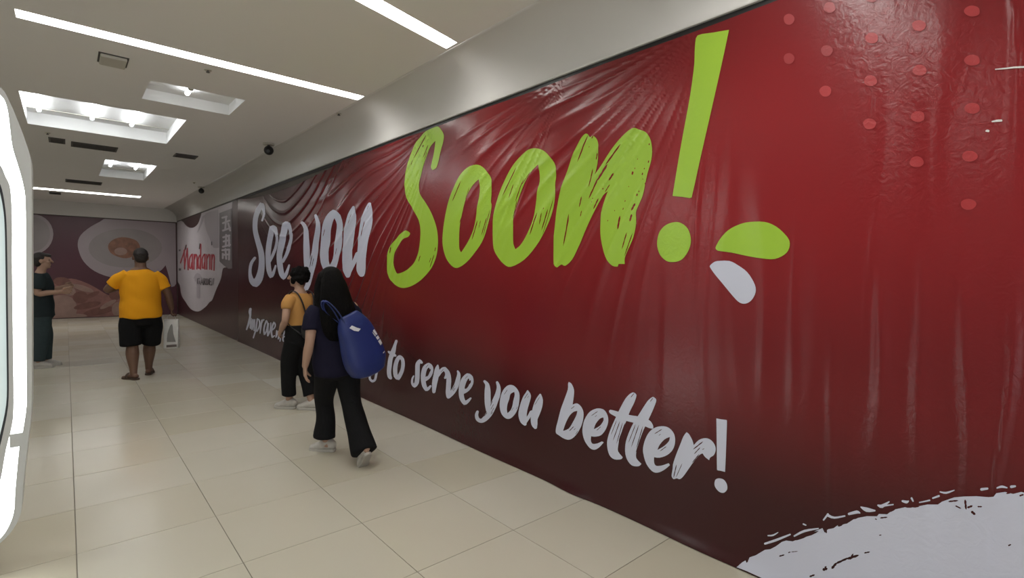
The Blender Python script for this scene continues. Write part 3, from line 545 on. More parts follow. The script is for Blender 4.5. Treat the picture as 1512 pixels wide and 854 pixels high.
flat_right('pavilion_mark', [clampR(Q_(smooth_loop([(182,560),(192,535),(212,518),(232,530),(244,556),(238,562),(232,556),(232,700),(222,708),(206,700),(204,585),(192,580),(190,560)], 3)))], [], 'logo_grey', lb, 0.009, 'grey pavilion sign in the logo')
caps = {'g': [[(226,560),(214,560),(212,598),(226,598),(226,580)]], 'a': [[(236,604),(245,554),(254,606)],[(240,588),(250,588)]], 'r': [[(260,606),(260,556),(272,562),(270,580),(260,582)],[(264,582),(274,606)]], 'd': [[(282,606),(282,558),(294,568),(294,598),(282,606)]], 'e': [[(314,560),(302,558),(302,607),(314,607)],[(302,582),(312,582)]], 'n': [[(320,608),(320,560),(333,608),(333,560)]]}
for ch, st in caps.items(): flat_right('capital_letter_'+ch, [clampR(Q_(stroke_loop(thick(s, 7), n=1))) for s in st], [], 'logo_dark', lb, 0.011)
flat_right('sign_panel', [clampR(Q_([(374,75),(466,40),(470,485),(440,488),(405,462),(374,432)]))], [], 'sign_grey', lb, 0.0075, 'dark grey panel with white brush characters')
for st in ([[(395,110),(430,100)],[(400,150),(450,130)],[(425,100),(418,200)],[(400,205),(455,185)],[(440,150),(455,205)]], [[(402,255),(450,240)],[(425,235),(422,320)],[(405,285),(450,275)],[(400,325),(455,310)],[(445,240),(448,320)]], [[(395,350),(450,345)],[(420,340),(425,415)],[(400,375),(400,410)],[(400,385),(450,380)],[(448,350),(446,420)]]):
    flat_right('brush_character', [clampR(Q_(stroke_loop(thick(s, 14)))) for s in st], [], 'logo_white', lb, 0.0095)
mu = tag(empty('wall_mural'), 'plum coloured food photo mural covering the end wall of the corridor', 'mural')
box('sheet', (-4.0, YB-0.002, 0.004), (WX-0.02, YB+0.015, ZT-0.05), MT['maroon'], mu)
class BZone(Zone):
    def __call__(s, L): return np.array([back_pt(s.o[0]+p[0]/s.s, s.o[1]+p[1]/s.s) for p in L])
R_ = BZone(0, 290, 2.946)
def clampB(L): L = np.array(L); L[:, 0] = np.clip(L[:, 0], -3.9, WX-0.04); L[:, 1] = np.clip(L[:, 1], 0.02, ZT-0.06); return L
def ell(cx, cy, rx, ry, n=28, rot=0): 
    return [(cx+rx*math.cos(a)*math.cos(rot)-ry*math.sin(a)*math.sin(rot), cy+rx*math.cos(a)*math.sin(rot)+ry*math.sin(a)*math.cos(rot)) for a in np.linspace(0, 2*math.pi, n, endpoint=False)]
flat_back('plate_picture', [clampB(R_(smooth_loop([(338,205),(352,168),(395,132),(450,100),(470,60),(800,60),(800,360),(745,395),(735,350),(720,300),(690,330),(620,352),(560,360),(480,352),(410,325),(365,285),(345,245)], 3)))], [], 'plate', mu, 0.005, 'pale serving plate in the mural')
flat_back('plate_well', [clampB(R_(ell(545, 225, 160, 85)))], [], 'plate_in', mu, 0.008)
flat_back('food_picture', [clampB(R_(smooth_loop([(470,215),(490,190),(530,178),(575,185),(600,200),(610,230),(590,255),(550,270),(510,262),(480,245)], 3)))], [], 'food', mu, 0.011, 'brown dish on the mural plate')
flat_back('food_picture', [clampB(R_(ell(525, 240, 28, 17)))], [], 'dumpling', mu, 0.013)
flat_back('plate_picture', [clampB(R_(ell(140, 165, 92, 88)))], [], 'plate', mu, 0.005, 'round bowl in the mural beside the kiosk')
flat_back('plate_well', [clampB(R_(ell(138, 165, 80, 76)))], [], 'plate_in', mu, 0.008)
flat_back('food_picture', [clampB(R_(smooth_loop([(215,400),(250,370),(310,358),(370,375),(420,400),(470,430),(520,440),(545,470),(530,535),(470,560),(200,560),(180,500)], 3)))], [], 'meat', mu, 0.005, 'sliced meat dish along the bottom of the mural')
flat_back('food_picture', [clampB(R_(smooth_loop([(215,450),(260,430),(310,440),(335,480),(320,530),(270,545),(210,545)], 3)))], [], 'dumpling', mu, 0.008)
mi = 0
for (x, y, rx, ry, r) in ((270,372,38,20,0.1),(300,412,30,20,0.2),(360,400,50,12,0.3),(350,440,34,26,0),(400,430,36,10,-0.4),(380,475,60,14,-0.2),(430,500,70,16,-0.2),(500,430,26,22,0),(470,470,40,10,-0.5),(510,490,24,30,0.2),(320,520,60,10,0)):
    flat_back('meat_slice', [clampB(R_(ell(x, y, rx, ry, 18, r)))], [], 'dumpling' if (x+y) % 4 < 2 else 'meat_dark', mu, 0.0105+0.0012*mi); mi += 1

# ------------------------------------------------------------------ lit kiosk at the left edge
YK = 3.4
def kloop(px, tail_top, tail_bot):
    R = [plane_pt(x, y, YK) for x, y in px]
    R = tail_top+R+tail_bot
    cx = -0.95
    Lm = [(2*cx-x, z) for x, z in R][::-1]
    return smooth_loop(R+Lm, 3)
ko = kloop([(0,128),(14,150),(27,180),(38,210),(45,234),(46.5,262),(47,400),(47,560),(46,612),(40,664),(34,720),(31,757),(20,781),(0,803)], [(-0.95, 2.52), (-0.5, 2.47), (-0.33, 2.40)], [(-0.36, 0.07), (-0.5, 0.045), (-0.95, 0.04)])
ka = kloop([(0,140),(10,158),(14,184),(18,216),(26,243),(33,268),(37,290),(38,330),(39,560),(39,600),(33,640),(28,664),(22,729),(21,752),(15,773),(0,796)], [(-0.95, 2.49), (-0.5, 2.44), (-0.34, 2.37)], [(-0.36, 0.09), (-0.5, 0.065), (-0.95, 0.06)])
kb = kloop([(-22,220),(0,243),(8,260),(14,273),(16.5,290),(18,330),(18,400),(20,560),(20,608),(17,633),(9,664),(0,713),(-14,740)], [(-0.95, 2.25), (-0.5, 2.22), (-0.36, 2.16)], [(-0.37, 0.27), (-0.5, 0.23), (-0.95, 0.22)])
kg = kloop([(-14,250),(-4,264),(3,280),(8,310),(10,340),(11,400),(13,560),(12,600),(5,638),(-3,670),(-16,705)], [(-0.95, 2.17), (-0.5, 2.14), (-0.40, 2.10)], [(-0.39, 0.36), (-0.5, 0.31), (-0.95, 0.30)])
kp = kloop([(-16,256),(-6,270),(0,285),(5,312),(7,342),(8,400),(10,560),(9,598),(2,634),(-6,664),(-18,698)], [(-0.95, 2.15), (-0.5, 2.12), (-0.41, 2.08)], [(-0.40, 0.38), (-0.5, 0.33), (-0.95, 0.32)])
kio = tag(empty('display_kiosk', (-0.95, YK, 0)), 'white rounded display kiosk with a glowing LED border at the left edge', 'kiosk')
def kring(name, adds, cuts, y0, y1, m, label=None):
    P, F = fill2d([a for a in adds], [c for c in cuts]); n = len(P)
    v = [(p[0]+0.95, y0, p[1]) for p in P]+[(p[0]+0.95, y1, p[1]) for p in P]
    f = [tuple(t) for t in F]+[tuple(n+i for i in t[::-1]) for t in F]
    cnt = {}
    for t in F:
        for a, b in ((t[0], t[1]), (t[1], t[2]), (t[2], t[0])): cnt[(a, b)] = 1
    for (a, b) in list(cnt):
        if (b, a) not in cnt: f.append((b, a, n+a, n+b))
    bm = bmesh.new(); bm.from_mesh(pyd(name, v, f)); o = obj(name, bm_mesh(bm, name), MT[m], kio)
    if label: o['label'] = label
    return o
kring('outer_frame', [ko], [ka], 0.0, 0.17, 'frame_grey')
kring('led_border', [ka], [kb], 0.012, 0.05, 'led', 'glowing white LED border')
kring('inner_frame', [kb], [kg], 0.0, 0.06, 'frame_grey')
kring('gasket', [kg], [kp], 0.004, 0.06, 'gasket')
kring('glass_panel', [kp], [], 0.015, 0.06, 'kiosk_panel', 'pale backlit glass panel')
kring('back_panel', [ko], [], 0.15, 0.18, 'frame_grey')
z0, z1 = plane_pt(30, 640, YK)[1], plane_pt(30, 660, YK)[1]
box('border_joint', (plane_pt(14, 650, YK)[0]+0.95, 0.004, z1), (plane_pt(35, 650, YK)[0]+0.95, 0.03, z0), MT['frame_grey'], kio)
box('plinth', (-0.45, 0.06, 0.0), (0.45, 0.15, 0.06), MT['dark'], kio)

#PEOPLE_HERE
# ------------------------------------------------------------------ people
def catm(P, n=3):
    P = np.asarray(P, float); N = len(P); out = []
    for i in range(N-1):
        p0, p1, p2, p3 = P[max(i-1, 0)], P[i], P[i+1], P[min(i+2, N-1)]
        for k in range(n):
            t = k/n; out.append(0.5*((2*p1)+(-p0+p2)*t+(2*p0-5*p1+4*p2-p3)*t*t+(-p0+3*p1-3*p2+p3)*t**3))
    out.append(P[-1]); return np.array(out)
class MB:
    def __init__(s): s.v = []; s.f = []
    def tube(s, pts, rad, ref=(1, 0, 0), n=14, sm=3, cap=0.7, sq=1.0):
        R = [(r, r) if np.isscalar(r) else r for r in rad]
        Q = catm([tuple(p)+tuple(r) for p, r in zip(pts, R)], sm); P = Q[:, :3]; R = np.maximum(Q[:, 3:], 0.002)
        T = np.gradient(P, axis=0); T /= np.linalg.norm(T, axis=1)[:, None]
        ref = np.asarray(ref, float); rings = []
        def ring(p, t, a, b):
            x = ref-t*(ref@t); x /= np.linalg.norm(x); y = np.cross(t, x)
            ang = np.linspace(0, 2*math.pi, n, endpoint=False)
            c, d = np.cos(ang), np.sin(ang)
            if sq != 1.0: c = np.sign(c)*np.abs(c)**sq; d = np.sign(d)*np.abs(d)**sq
            return p+np.outer(a*c, x)+np.outer(b*d, y)
        m0, m1 = min(R[0]), min(R[-1])
        for h, k in ((0.95, 0.3), (0.7, 0.72)): rings.append(ring(P[0]-T[0]*m0*h*cap, T[0], R[0][0]*k, R[0][1]*k))
        for p, t, r in zip(P, T, R): rings.append(ring(p, t, *r))
        for h, k in ((0.7, 0.72), (0.95, 0.3)): rings.append(ring(P[-1]+T[-1]*m1*h*cap, T[-1], R[-1][0]*k, R[-1][1]*k))
        b = len(s.v); s.v += [tuple(q) for r in rings for q in r]; m = len(rings)
        for i in range(m-1):
            for j in range(n): s.f.append((b+i*n+j, b+i*n+(j+1) % n, b+(i+1)*n+(j+1) % n, b+(i+1)*n+j))
        s.f.append(tuple(b+j for j in range(n))[::-1]); s.f.append(tuple(b+(m-1)*n+j for j in range(n)))
    def ell(s, c, r, rot=None, nu=16, nv=10):
        b = len(s.v); c = np.asarray(c, float); Rm = np.eye(3) if rot is None else rot
        pts = [(0, 0, -1)]
        for i in range(1, nv):
            ph = -math.pi/2+math.pi*i/nv
            for j in range(nu): th = 2*math.pi*j/nu; pts.append((math.cos(ph)*math.cos(th), math.cos(ph)*math.sin(th), math.sin(ph)))
        pts.append((0, 0, 1)); e = b+len(pts)-1
        s.v += [tuple(c+Rm@(np.array(p)*np.asarray(r))) for p in pts]
        for j in range(nu):
            s.f.append((b, b+1+(j+1) % nu, b+1+j)); s.f.append((e, b+1+(nv-2)*nu+j, b+1+(nv-2)*nu+(j+1) % nu))
        for i in range(nv-2):
            for j in range(nu): s.f.append((b+1+i*nu+j, b+1+i*nu+(j+1) % nu, b+1+(i+1)*nu+(j+1) % nu, b+1+(i+1)*nu+j))
    def mesh(s, name): return pyd(name, s.v, s.f)
    def solid(s, name, voxel=0.008, smooth=4, fold=0.0, ff=14.0, seed=0.0, zmin=None):
        me = s.mesh(name); o = bpy.data.objects.new('tmp', me); COL.objects.link(o)
        r = o.modifiers.new('r', 'REMESH'); r.mode = 'VOXEL'; r.voxel_size = voxel
        if smooth: q = o.modifiers.new('s', 'SMOOTH'); q.factor = 0.5; q.iterations = smooth
        dg = bpy.context.evaluated_depsgraph_get(); dg.update()
        out = bpy.data.meshes.new_from_object(o.evaluated_get(dg)); bpy.data.objects.remove(o); bpy.data.meshes.remove(me)
        out.name = name
        n = len(out.vertices); co = np.empty(n*3); out.vertices.foreach_get('co', co); co = co.reshape(-1, 3)
        if fold:
            nn = np.empty(n*3); out.vertices.foreach_get('normal', nn); nn = nn.reshape(-1, 3)
            x, y, z = co.T
            w_ = np.sin(ff*(x*0.7+z*1.0)+3*np.sin(5*y+seed)+seed)*np.sin(ff*0.6*(z*0.8-x)+seed*2)+0.6*np.sin(ff*1.7*(z-0.5*y+0.4*x)+2*np.sin(6*x)+seed*3)
            co = co+nn*(fold*w_)[:, None]
        if zmin is not None: co[:, 2] = np.maximum(co[:, 2], zmin)
        out.vertices.foreach_set('co', co.ravel()); out.update(); return out
def rotz(a): c, s = math.cos(a), math.sin(a); return np.array([[c, -s, 0], [s, c, 0], [0, 0, 1]])
def rotx(a): c, s = math.cos(a), math.sin(a); return np.array([[1, 0, 0], [0, c, -s], [0, s, c]])
def head(mb, c, yaw, k=1.0, pitch=0.0):
    R = rotz(yaw)@rotx(pitch); c = np.asarray(c, float); g = lambda *p: c+R@(np.array(p)*k); rr = lambda *r: np.array(r)*k
    mb.ell(g(0, -0.008, 0.02), rr(0.076, 0.094, 0.092), R, 24, 16); mb.ell(g(0, 0.028, -0.05), rr(0.058, 0.060, 0.066), R)
    mb.ell(g(0, 0.062, -0.088), rr(0.026, 0.022, 0.020), R)
    mb.tube([g(0, 0.086, 0.022), g(0, 0.098, -0.002), g(0, 0.108, -0.020)], [0.009*k, 0.012*k, 0.015*k], n=8)
    mb.ell(g(0, 0.080, -0.052), rr(0.024, 0.012, 0.006), R); mb.ell(g(0, 0.078, -0.062), rr(0.021, 0.012, 0.007), R)
    mb.ell(g(0, 0.078, 0.034), rr(0.05, 0.014, 0.010), R)
    for s_ in (-1, 1): mb.ell(g(s_*0.078, -0.008, -0.008), rr(0.011, 0.021, 0.032), R); mb.ell(g(s_*0.04, 0.062, -0.022), rr(0.02, 0.02, 0.018), R)
    return g, R
def hand(mb, w_, d, s_, curl=0.35, k=1.0):
    """wrist point, pointing direction, direction of the thumb side; fingers curl towards d x s"""
    w_, d, s_ = [np.asarray(q, float) for q in (w_, d, s_)]
    d /= np.linalg.norm(d); s_ = s_-d*(s_@d); s_ /= np.linalg.norm(s_); n = np.cross(d, s_)
    mb.tube([w_-d*0.02*k, w_+d*0.025*k, w_+d*0.06*k, w_+d*0.085*k], [(0.024*k, 0.018*k), (0.033*k, 0.016*k), (0.040*k, 0.015*k), (0.039*k, 0.012*k)], ref=s_, n=14, sm=2)
    for i, (ln, off) in enumerate(((0.068, 0.031), (0.078, 0.0105), (0.072, -0.0105), (0.055, -0.031))):
        p = w_+d*(0.082-0.006*abs(i-1))*k+s_*off*k; a = 0.0; pts = [p-d*0.012*k, p]
        sp = s_*(0.16-0.11*i)
        for q in range(3):
            a += curl*(0.7, 1.0, 0.8)[q]
            p = p+(d*math.cos(a)+n*math.sin(a)+sp*max(0, math.cos(a)))*ln*k*(0.44, 0.32, 0.24)[q]; pts.append(p)
        mb.tube(pts, [0.0098*k, 0.0095*k, 0.0088*k, 0.008*k, 0.0068*k], ref=s_, n=8, sm=2)
    b = w_+d*0.025*k+s_*0.026*k
    mb.tube([b-s_*0.01*k, b+(s_*0.75+d*0.6+n*0.3)*0.032*k, b+(s_*0.55+d*1.0+n*0.55)*0.055*k, b+(s_*0.45+d*1.2+n*0.8)*0.068*k], [0.013*k, 0.012*k, 0.010*k, 0.008*k], n=8, sm=2)
def shoe(parent, ankle_xy, yaw, k, mu_, ms_, pitch=0.0, lift=0.0, bulky=1.0, name='shoe'):
    """pitch lifts the heel about the ball of the foot"""
    R = rotz(yaw)@rotx(pitch)
    ball = np.array([0, 0.10*k, 0.0]); base = np.array([ankle_xy[0], ankle_xy[1], lift])
    def tr(co): return (co-ball)@R.T + rotz(yaw)@ball + base
    m = MB(); b_ = bulky
    m.tube([(0, -0.062, 0.05), (0, -0.045, 0.062), (0, -0.005, 0.072), (0, 0.05, 0.058), (0, 0.10, 0.044), (0, 0.150, 0.034)], [(0.028*b_, 0.040), (0.034*b_, 0.052), (0.038*b_, 0.058), (0.040*b_, 0.045), (0.042*b_, 0.034), (0.034*b_, 0.026)], n=16)
    v = np.array(m.v)*k; v[:, 2] = np.maximum(v[:, 2], 0.018*k); m.v = [tuple(q) for q in tr(v)]
    u = obj(name, m.mesh(name), mu_, parent, True)
    lo = smooth_loop([(0, -0.082), (0.030*b_, -0.068), (0.036*b_, -0.02), (0.037*b_, 0.04), (0.046*b_, 0.10), (0.036*b_, 0.155), (0, 0.178), (-0.036*b_, 0.155), (-0.044*b_, 0.10), (-0.035*b_, 0.04), (-0.035*b_, -0.02), (-0.030*b_, -0.068)], 2)
    n = len(lo); vv = []
    for z, sc in ((0, 0.96), (0.006, 1.0), (0.024, 1.0), (0.028, 0.95)): vv += [(x*sc, y*sc+(1-sc)*0.05, z) for x, y in lo]
    ff = [(r*n+i, r*n+(i+1) % n, (r+1)*n+(i+1) % n, (r+1)*n+i) for r in range(3) for i in range(n)]+[tuple(range(n))[::-1], tuple(range(3*n, 4*n))]
    so = obj('sole', pyd('sole', tr(np.array(vv)*k), ff), ms_, u)
    for q in range(3):   # laces
        mm = MB(); y = 0.045+q*0.02; z = 0.101-q*0.013-0.004
        mm.tube([(-0.02, y, z-0.006), (0, y+0.002, z), (0.02, y, z-0.006)], [0.004]*3, ref=(0, 1, 0), n=6); mm.v = [tuple(p) for p in tr(np.array(mm.v)*k)]
        obj('lace', mm.mesh('lace'), ms_, u)
    return u
def eyes(parent, g, k):
    for s_ in (-1, 1):
        m = MB(); m.ell(g(s_*0.031, 0.0675, 0.012), (0.012*k, 0.012*k, 0.010*k)); o = obj('eye', m.mesh('eye'), MT['eye'], parent, True)
MT['skin1'] = mat('skin_brown', (0.16, 0.085, 0.055), rough=0.55, var=0.12, vscale=12)
MT['skin2'] = mat('skin_tan', (0.42, 0.26, 0.185), rough=0.55, var=0.10, vscale=12)
MT['eye'] = mat('eye', (0.05, 0.03, 0.025), rough=0.2)
MT['yellow'] = mat('yellow_cotton', (0.83, 0.36, 0.012), rough=0.85, spec=0.2, bump=0.15, bscale=150)
MT['mustard'] = mat('mustard_cotton', (0.52, 0.27, 0.085), rough=0.85, spec=0.2, bump=0.15, bscale=150)
MT['black_cloth'] = mat('black_cotton', (0.010, 0.010, 0.011), rough=0.9, spec=0.15, bump=0.2, bscale=120)
MT['navy_cloth'] = mat('navy_cotton', (0.012, 0.011, 0.026), rough=0.9, spec=0.15, bump=0.2, bscale=120)
MT['slate_cloth'] = mat('dark_green_cotton', (0.025, 0.035, 0.038), rough=0.9, spec=0.15, bump=0.2, bscale=120)
MT['jeans'] = mat('dark_teal_denim', (0.045, 0.065, 0.070), rough=0.9, spec=0.15, var=0.2, vscale=30)
MT['hair'] = mat('black_hair', (0.004, 0.0035, 0.0035), rough=0.75, spec=0.1, bump=0.6, bscale=60)
MT['hair_short'] = mat('dark_hair', (0.018, 0.013, 0.011), rough=0.6, bump=0.6, bscale=120)
MT['shoe_white'] = mat('white_sneaker', (0.52, 0.50, 0.46), rough=0.6, var=0.25, vscale=25)
MT['sole'] = mat('off_white_sole', (0.48, 0.46, 0.42), rough=0.6)
MT['sole_grey'] = mat('grey_sole', (0.40, 0.38, 0.34), rough=0.7)
MT['sandal'] = mat('brown_sandal', (0.075, 0.045, 0.03), rough=0.6)
MT['bag_white'] = mat('white_plastic_bag', (0.66, 0.65, 0.63), rough=0.4, bump=0.2, bscale=18)
MT['bag_grey'] = mat('grey_bag_print', (0.20, 0.19, 0.18), rough=0.4)
MT['bag_brown'] = mat('dark_bag_print', (0.10, 0.08, 0.07), rough=0.4)
MT['tote'] = mat('royal_blue_tote', (0.010, 0.024, 0.145), rough=0.45, bump=0.25, bscale=14)
MT['tote_print'] = mat('white_tote_print', (0.65, 0.66, 0.70), rough=0.5)

# --- man in yellow ---------------------------------------------------------
def person_yellow():
    t = tag(empty('person', (0.745, 8.31, 0)), 'person in a yellow t-shirt and black shorts walking away with a white bag', 'person', 'people in the corridor')
    b = MB()
    b.tube([(0, 0.0, 0.80), (0, 0.0, 0.95), (0, 0.02, 1.10), (0, 0.0, 1.26), (0, -0.01, 1.38), (0, -0.01, 1.46)], [(0.19, 0.15), (0.205, 0.165), (0.20, 0.165), (0.205, 0.15), (0.160, 0.10), (0.07, 0.065)], n=20)
    b.tube([(0, -0.015, 1.40), (0, -0.01, 1.49), (0, 0.0, 1.56)], [0.072, 0.064, 0.062]); g, R = head(b, (0, 0.0, 1.592), 0.12, 1.04)
    # legs, weight on the right leg a step ahead
    b.tube([(-0.10, 0, 0.84), (-0.105, -0.03, 0.64), (-0.10, -0.05, 0.46), (-0.105, -0.09, 0.33), (-0.10, -0.13, 0.16), (-0.10, -0.15, 0.07)], [0.115, 0.10, 0.066, 0.074, 0.048, 0.04])
    b.tube([(0.10, 0, 0.84), (0.105, 0.06, 0.64), (0.10, 0.10, 0.46), (0.095, 0.10, 0.33), (0.09, 0.115, 0.16), (0.09, 0.13, 0.07)], [0.115, 0.10, 0.066, 0.074, 0.048, 0.04])
    for (x, y, a) in ((-0.10, -0.15, 0.55), (0.09, 0.13, -0.25)):
        q = rotz(a); f = lambda *p: np.array([x, y, 0])+q@np.array(p)
        b.tube([f(0, -0.05, 0.045), f(0, 0.0, 0.055), f(0, 0.06, 0.045), f(0, 0.12, 0.034), f(0, 0.17, 0.028)], [(0.034, 0.026), (0.036, 0.034), (0.040, 0.026), (0.044, 0.016), (0.034, 0.010)], ref=q@np.array([1, 0, 0]))
    # arms
    sl, el, wl = np.array([-0.185, -0.01, 1.355]), np.array([-0.345, 0.04, 1.165]), np.array([-0.20, 0.26, 1.19])
    sr, er, wr = np.array([0.185, -0.01, 1.355]), np.array([0.295, -0.03, 1.11]), np.array([0.345, 0.03, 0.895])
    for s_, e_, w_ in ((sl, el, wl), (sr, er, wr)): b.tube([s_, (s_+e_)/2, e_, e_*0.6+w_*0.4, w_], [0.052, 0.056, 0.046, 0.045, 0.030])
    hand(b, wl, (0.5, 0.8, 0.1), (0, 0.2, 1.0), 0.5); hand(b, wr, (0.02, 0.05, -1.0), (0.05, 1, 0.1), 1.05)
    obj('body', b.solid('body', 0.0055, 3), MT['skin1'], t, True)
    s = MB()
    s.tube([(0, 0.0, 0.80), (0, 0.0, 0.90), (0, 0.01, 1.05), (0, 0.0, 1.22), (0, -0.01, 1.36), (0, -0.012, 1.43)], [(0.235, 0.195), (0.232, 0.192), (0.222, 0.185), (0.225, 0.168), (0.190, 0.13), (0.10, 0.092)], n=28, cap=0.15)
    for s_, e_ in ((sl, el), (sr, er)):
        m_ = s_+(e_-s_)*0.72; s.tube([s_*np.array([0.75, 1, 1])+np.array([0, 0, 0.005]), s_+(e_-s_)*0.25, s_+(e_-s_)*0.5, m_], [0.078, 0.078, 0.076, 0.078], cap=0.1, n=18)
    obj('t_shirt', s.solid('t_shirt', 0.008, 7, fold=0.004, ff=21, seed=1.2), MT['yellow'], t, True)
    p = MB()
    p.tube([(0, 0.0, 0.70), (0, 0.0, 0.80), (0, 0.0, 0.90)], [(0.205, 0.165), (0.215, 0.175), (0.205, 0.17)], n=24, cap=0.3)
    p.tube([(-0.10, 0, 0.80), (-0.115, -0.02, 0.64), (-0.115, -0.045, 0.435)], [(0.128, 0.15), (0.130, 0.14), (0.115, 0.125)], n=20, cap=0.1)
    p.tube([(0.10, 0, 0.80), (0.115, 0.03, 0.64), (0.110, 0.085, 0.435)], [(0.128, 0.15), (0.130, 0.14), (0.115, 0.125)], n=20, cap=0.1)
    obj('shorts', p.solid('shorts', 0.008, 8, fold=0.004, ff=13, seed=0.4), MT['black_cloth'], t, True)
    h = MB(); h.ell(g(0, -0.022, 0.035), (0.083, 0.092, 0.090), R, 24, 16); h.ell(g(0, -0.05, -0.01), (0.074, 0.055, 0.07), R); h.ell(g(0, 0.03, 0.075), (0.06, 0.05, 0.035), R)
    obj('hair', h.solid('hair', 0.006, 3, fold=0.0015, ff=90), MT['hair_short'], t, True)
    eyes(t, g, 1.04)
    for (x, y, a) in ((-0.10, -0.15, 0.55), (0.09, 0.13, -0.25)):
        q = rotz(a); lo = smooth_loop([(0, -0.085), (0.036, -0.06), (0.038, 0.02), (0.05, 0.10), (0.04, 0.17), (0, 0.19), (-0.038, 0.165), (-0.046, 0.10), (-0.036, 0.02), (-0.036, -0.06)], 2); n = len(lo)
        v = [tuple(np.array([x, y, 0])+q@np.array([u, w_, z])) for z in (0, 0.022) for u, w_ in lo]
        sd = obj('sandal', pyd('sandal', v, [(i, (i+1) % n, n+(i+1) % n, n+i) for i in range(n)]+[tuple(range(n))[::-1], tuple(range(n, 2*n))]), MT['sandal'], t)
        m = MB(); f = lambda *p_: np.array([x, y, 0])+q@np.array(p_)
        m.tube([f(-0.047, 0.08, 0.015), f(-0.035, 0.075, 0.06), f(0, 0.075, 0.082), f(0.035, 0.075, 0.06), f(0.047, 0.08, 0.015)], [(0.022, 0.006)]*5, ref=q@np.array([0, 1, 0]), n=8); obj('strap', m.mesh('strap'), MT['sandal'], sd, True)
    # shopping bag, hanging from the right hand
    bx, by = 0.745+0.345, 8.31+0.045
    k = tag(empty('shopping_bag', (bx, by, 0.35)), 'white plastic shopping bag with grey print hanging from the hand beside black shorts', 'bag')
    k.rotation_euler = (0, 0, -0.35)
    bm = bmesh.new(); box_bm(bm, (-0.085, -0.06, 0.0), (0.085, 0.06, 0.40), 0.012)
    for v in bm.verts:
        t_ = v.co.z/0.40; v.co.y *= 1-0.7*t_**1.5; v.co.x += 0.008*math.sin(9*v.co.z)
        v.co.x *= 1.0+0.05*math.sin(7*v.co.z)
    obj('bag_body', bm_mesh(bm, 'bag'), MT['bag_white'], k, True)
    m = MB(); m.tube([(-0.05, -0.012, 0.385), (-0.045, -0.012, 0.43), (0, -0.012, 0.462), (0.045, -0.012, 0.43), (0.05, -0.012, 0.385)], [(0.012, 0.003)]*5, ref=(0, 1, 0), n=8); obj('handle', m.mesh('handle'), MT['bag_white'], k, True)
    def yb_(z): return -0.06*(1-0.7*(z/0.40)**1.5)-0.003
    for nm, L, mm in (('grey_print', [(-0.045, 0.09), (-0.04, 0.2), (-0.01, 0.31), (0.01, 0.335), (0.02, 0.3), (0.03, 0.2), (0.06, 0.09)], 'bag_grey'), ('dark_print', [(-0.05, 0.015), (0.07, 0.02), (0.07, 0.055), (-0.05, 0.05)], 'bag_brown')):
        P, F = fill2d([smooth_loop(L, 2) if nm == 'grey_print' else np.array(L)], [], 0.025); me = pyd(nm, [(x, yb_(z), z) for x, z in P], F)
        obj(nm, me, MT[mm], k)
person_yellow()

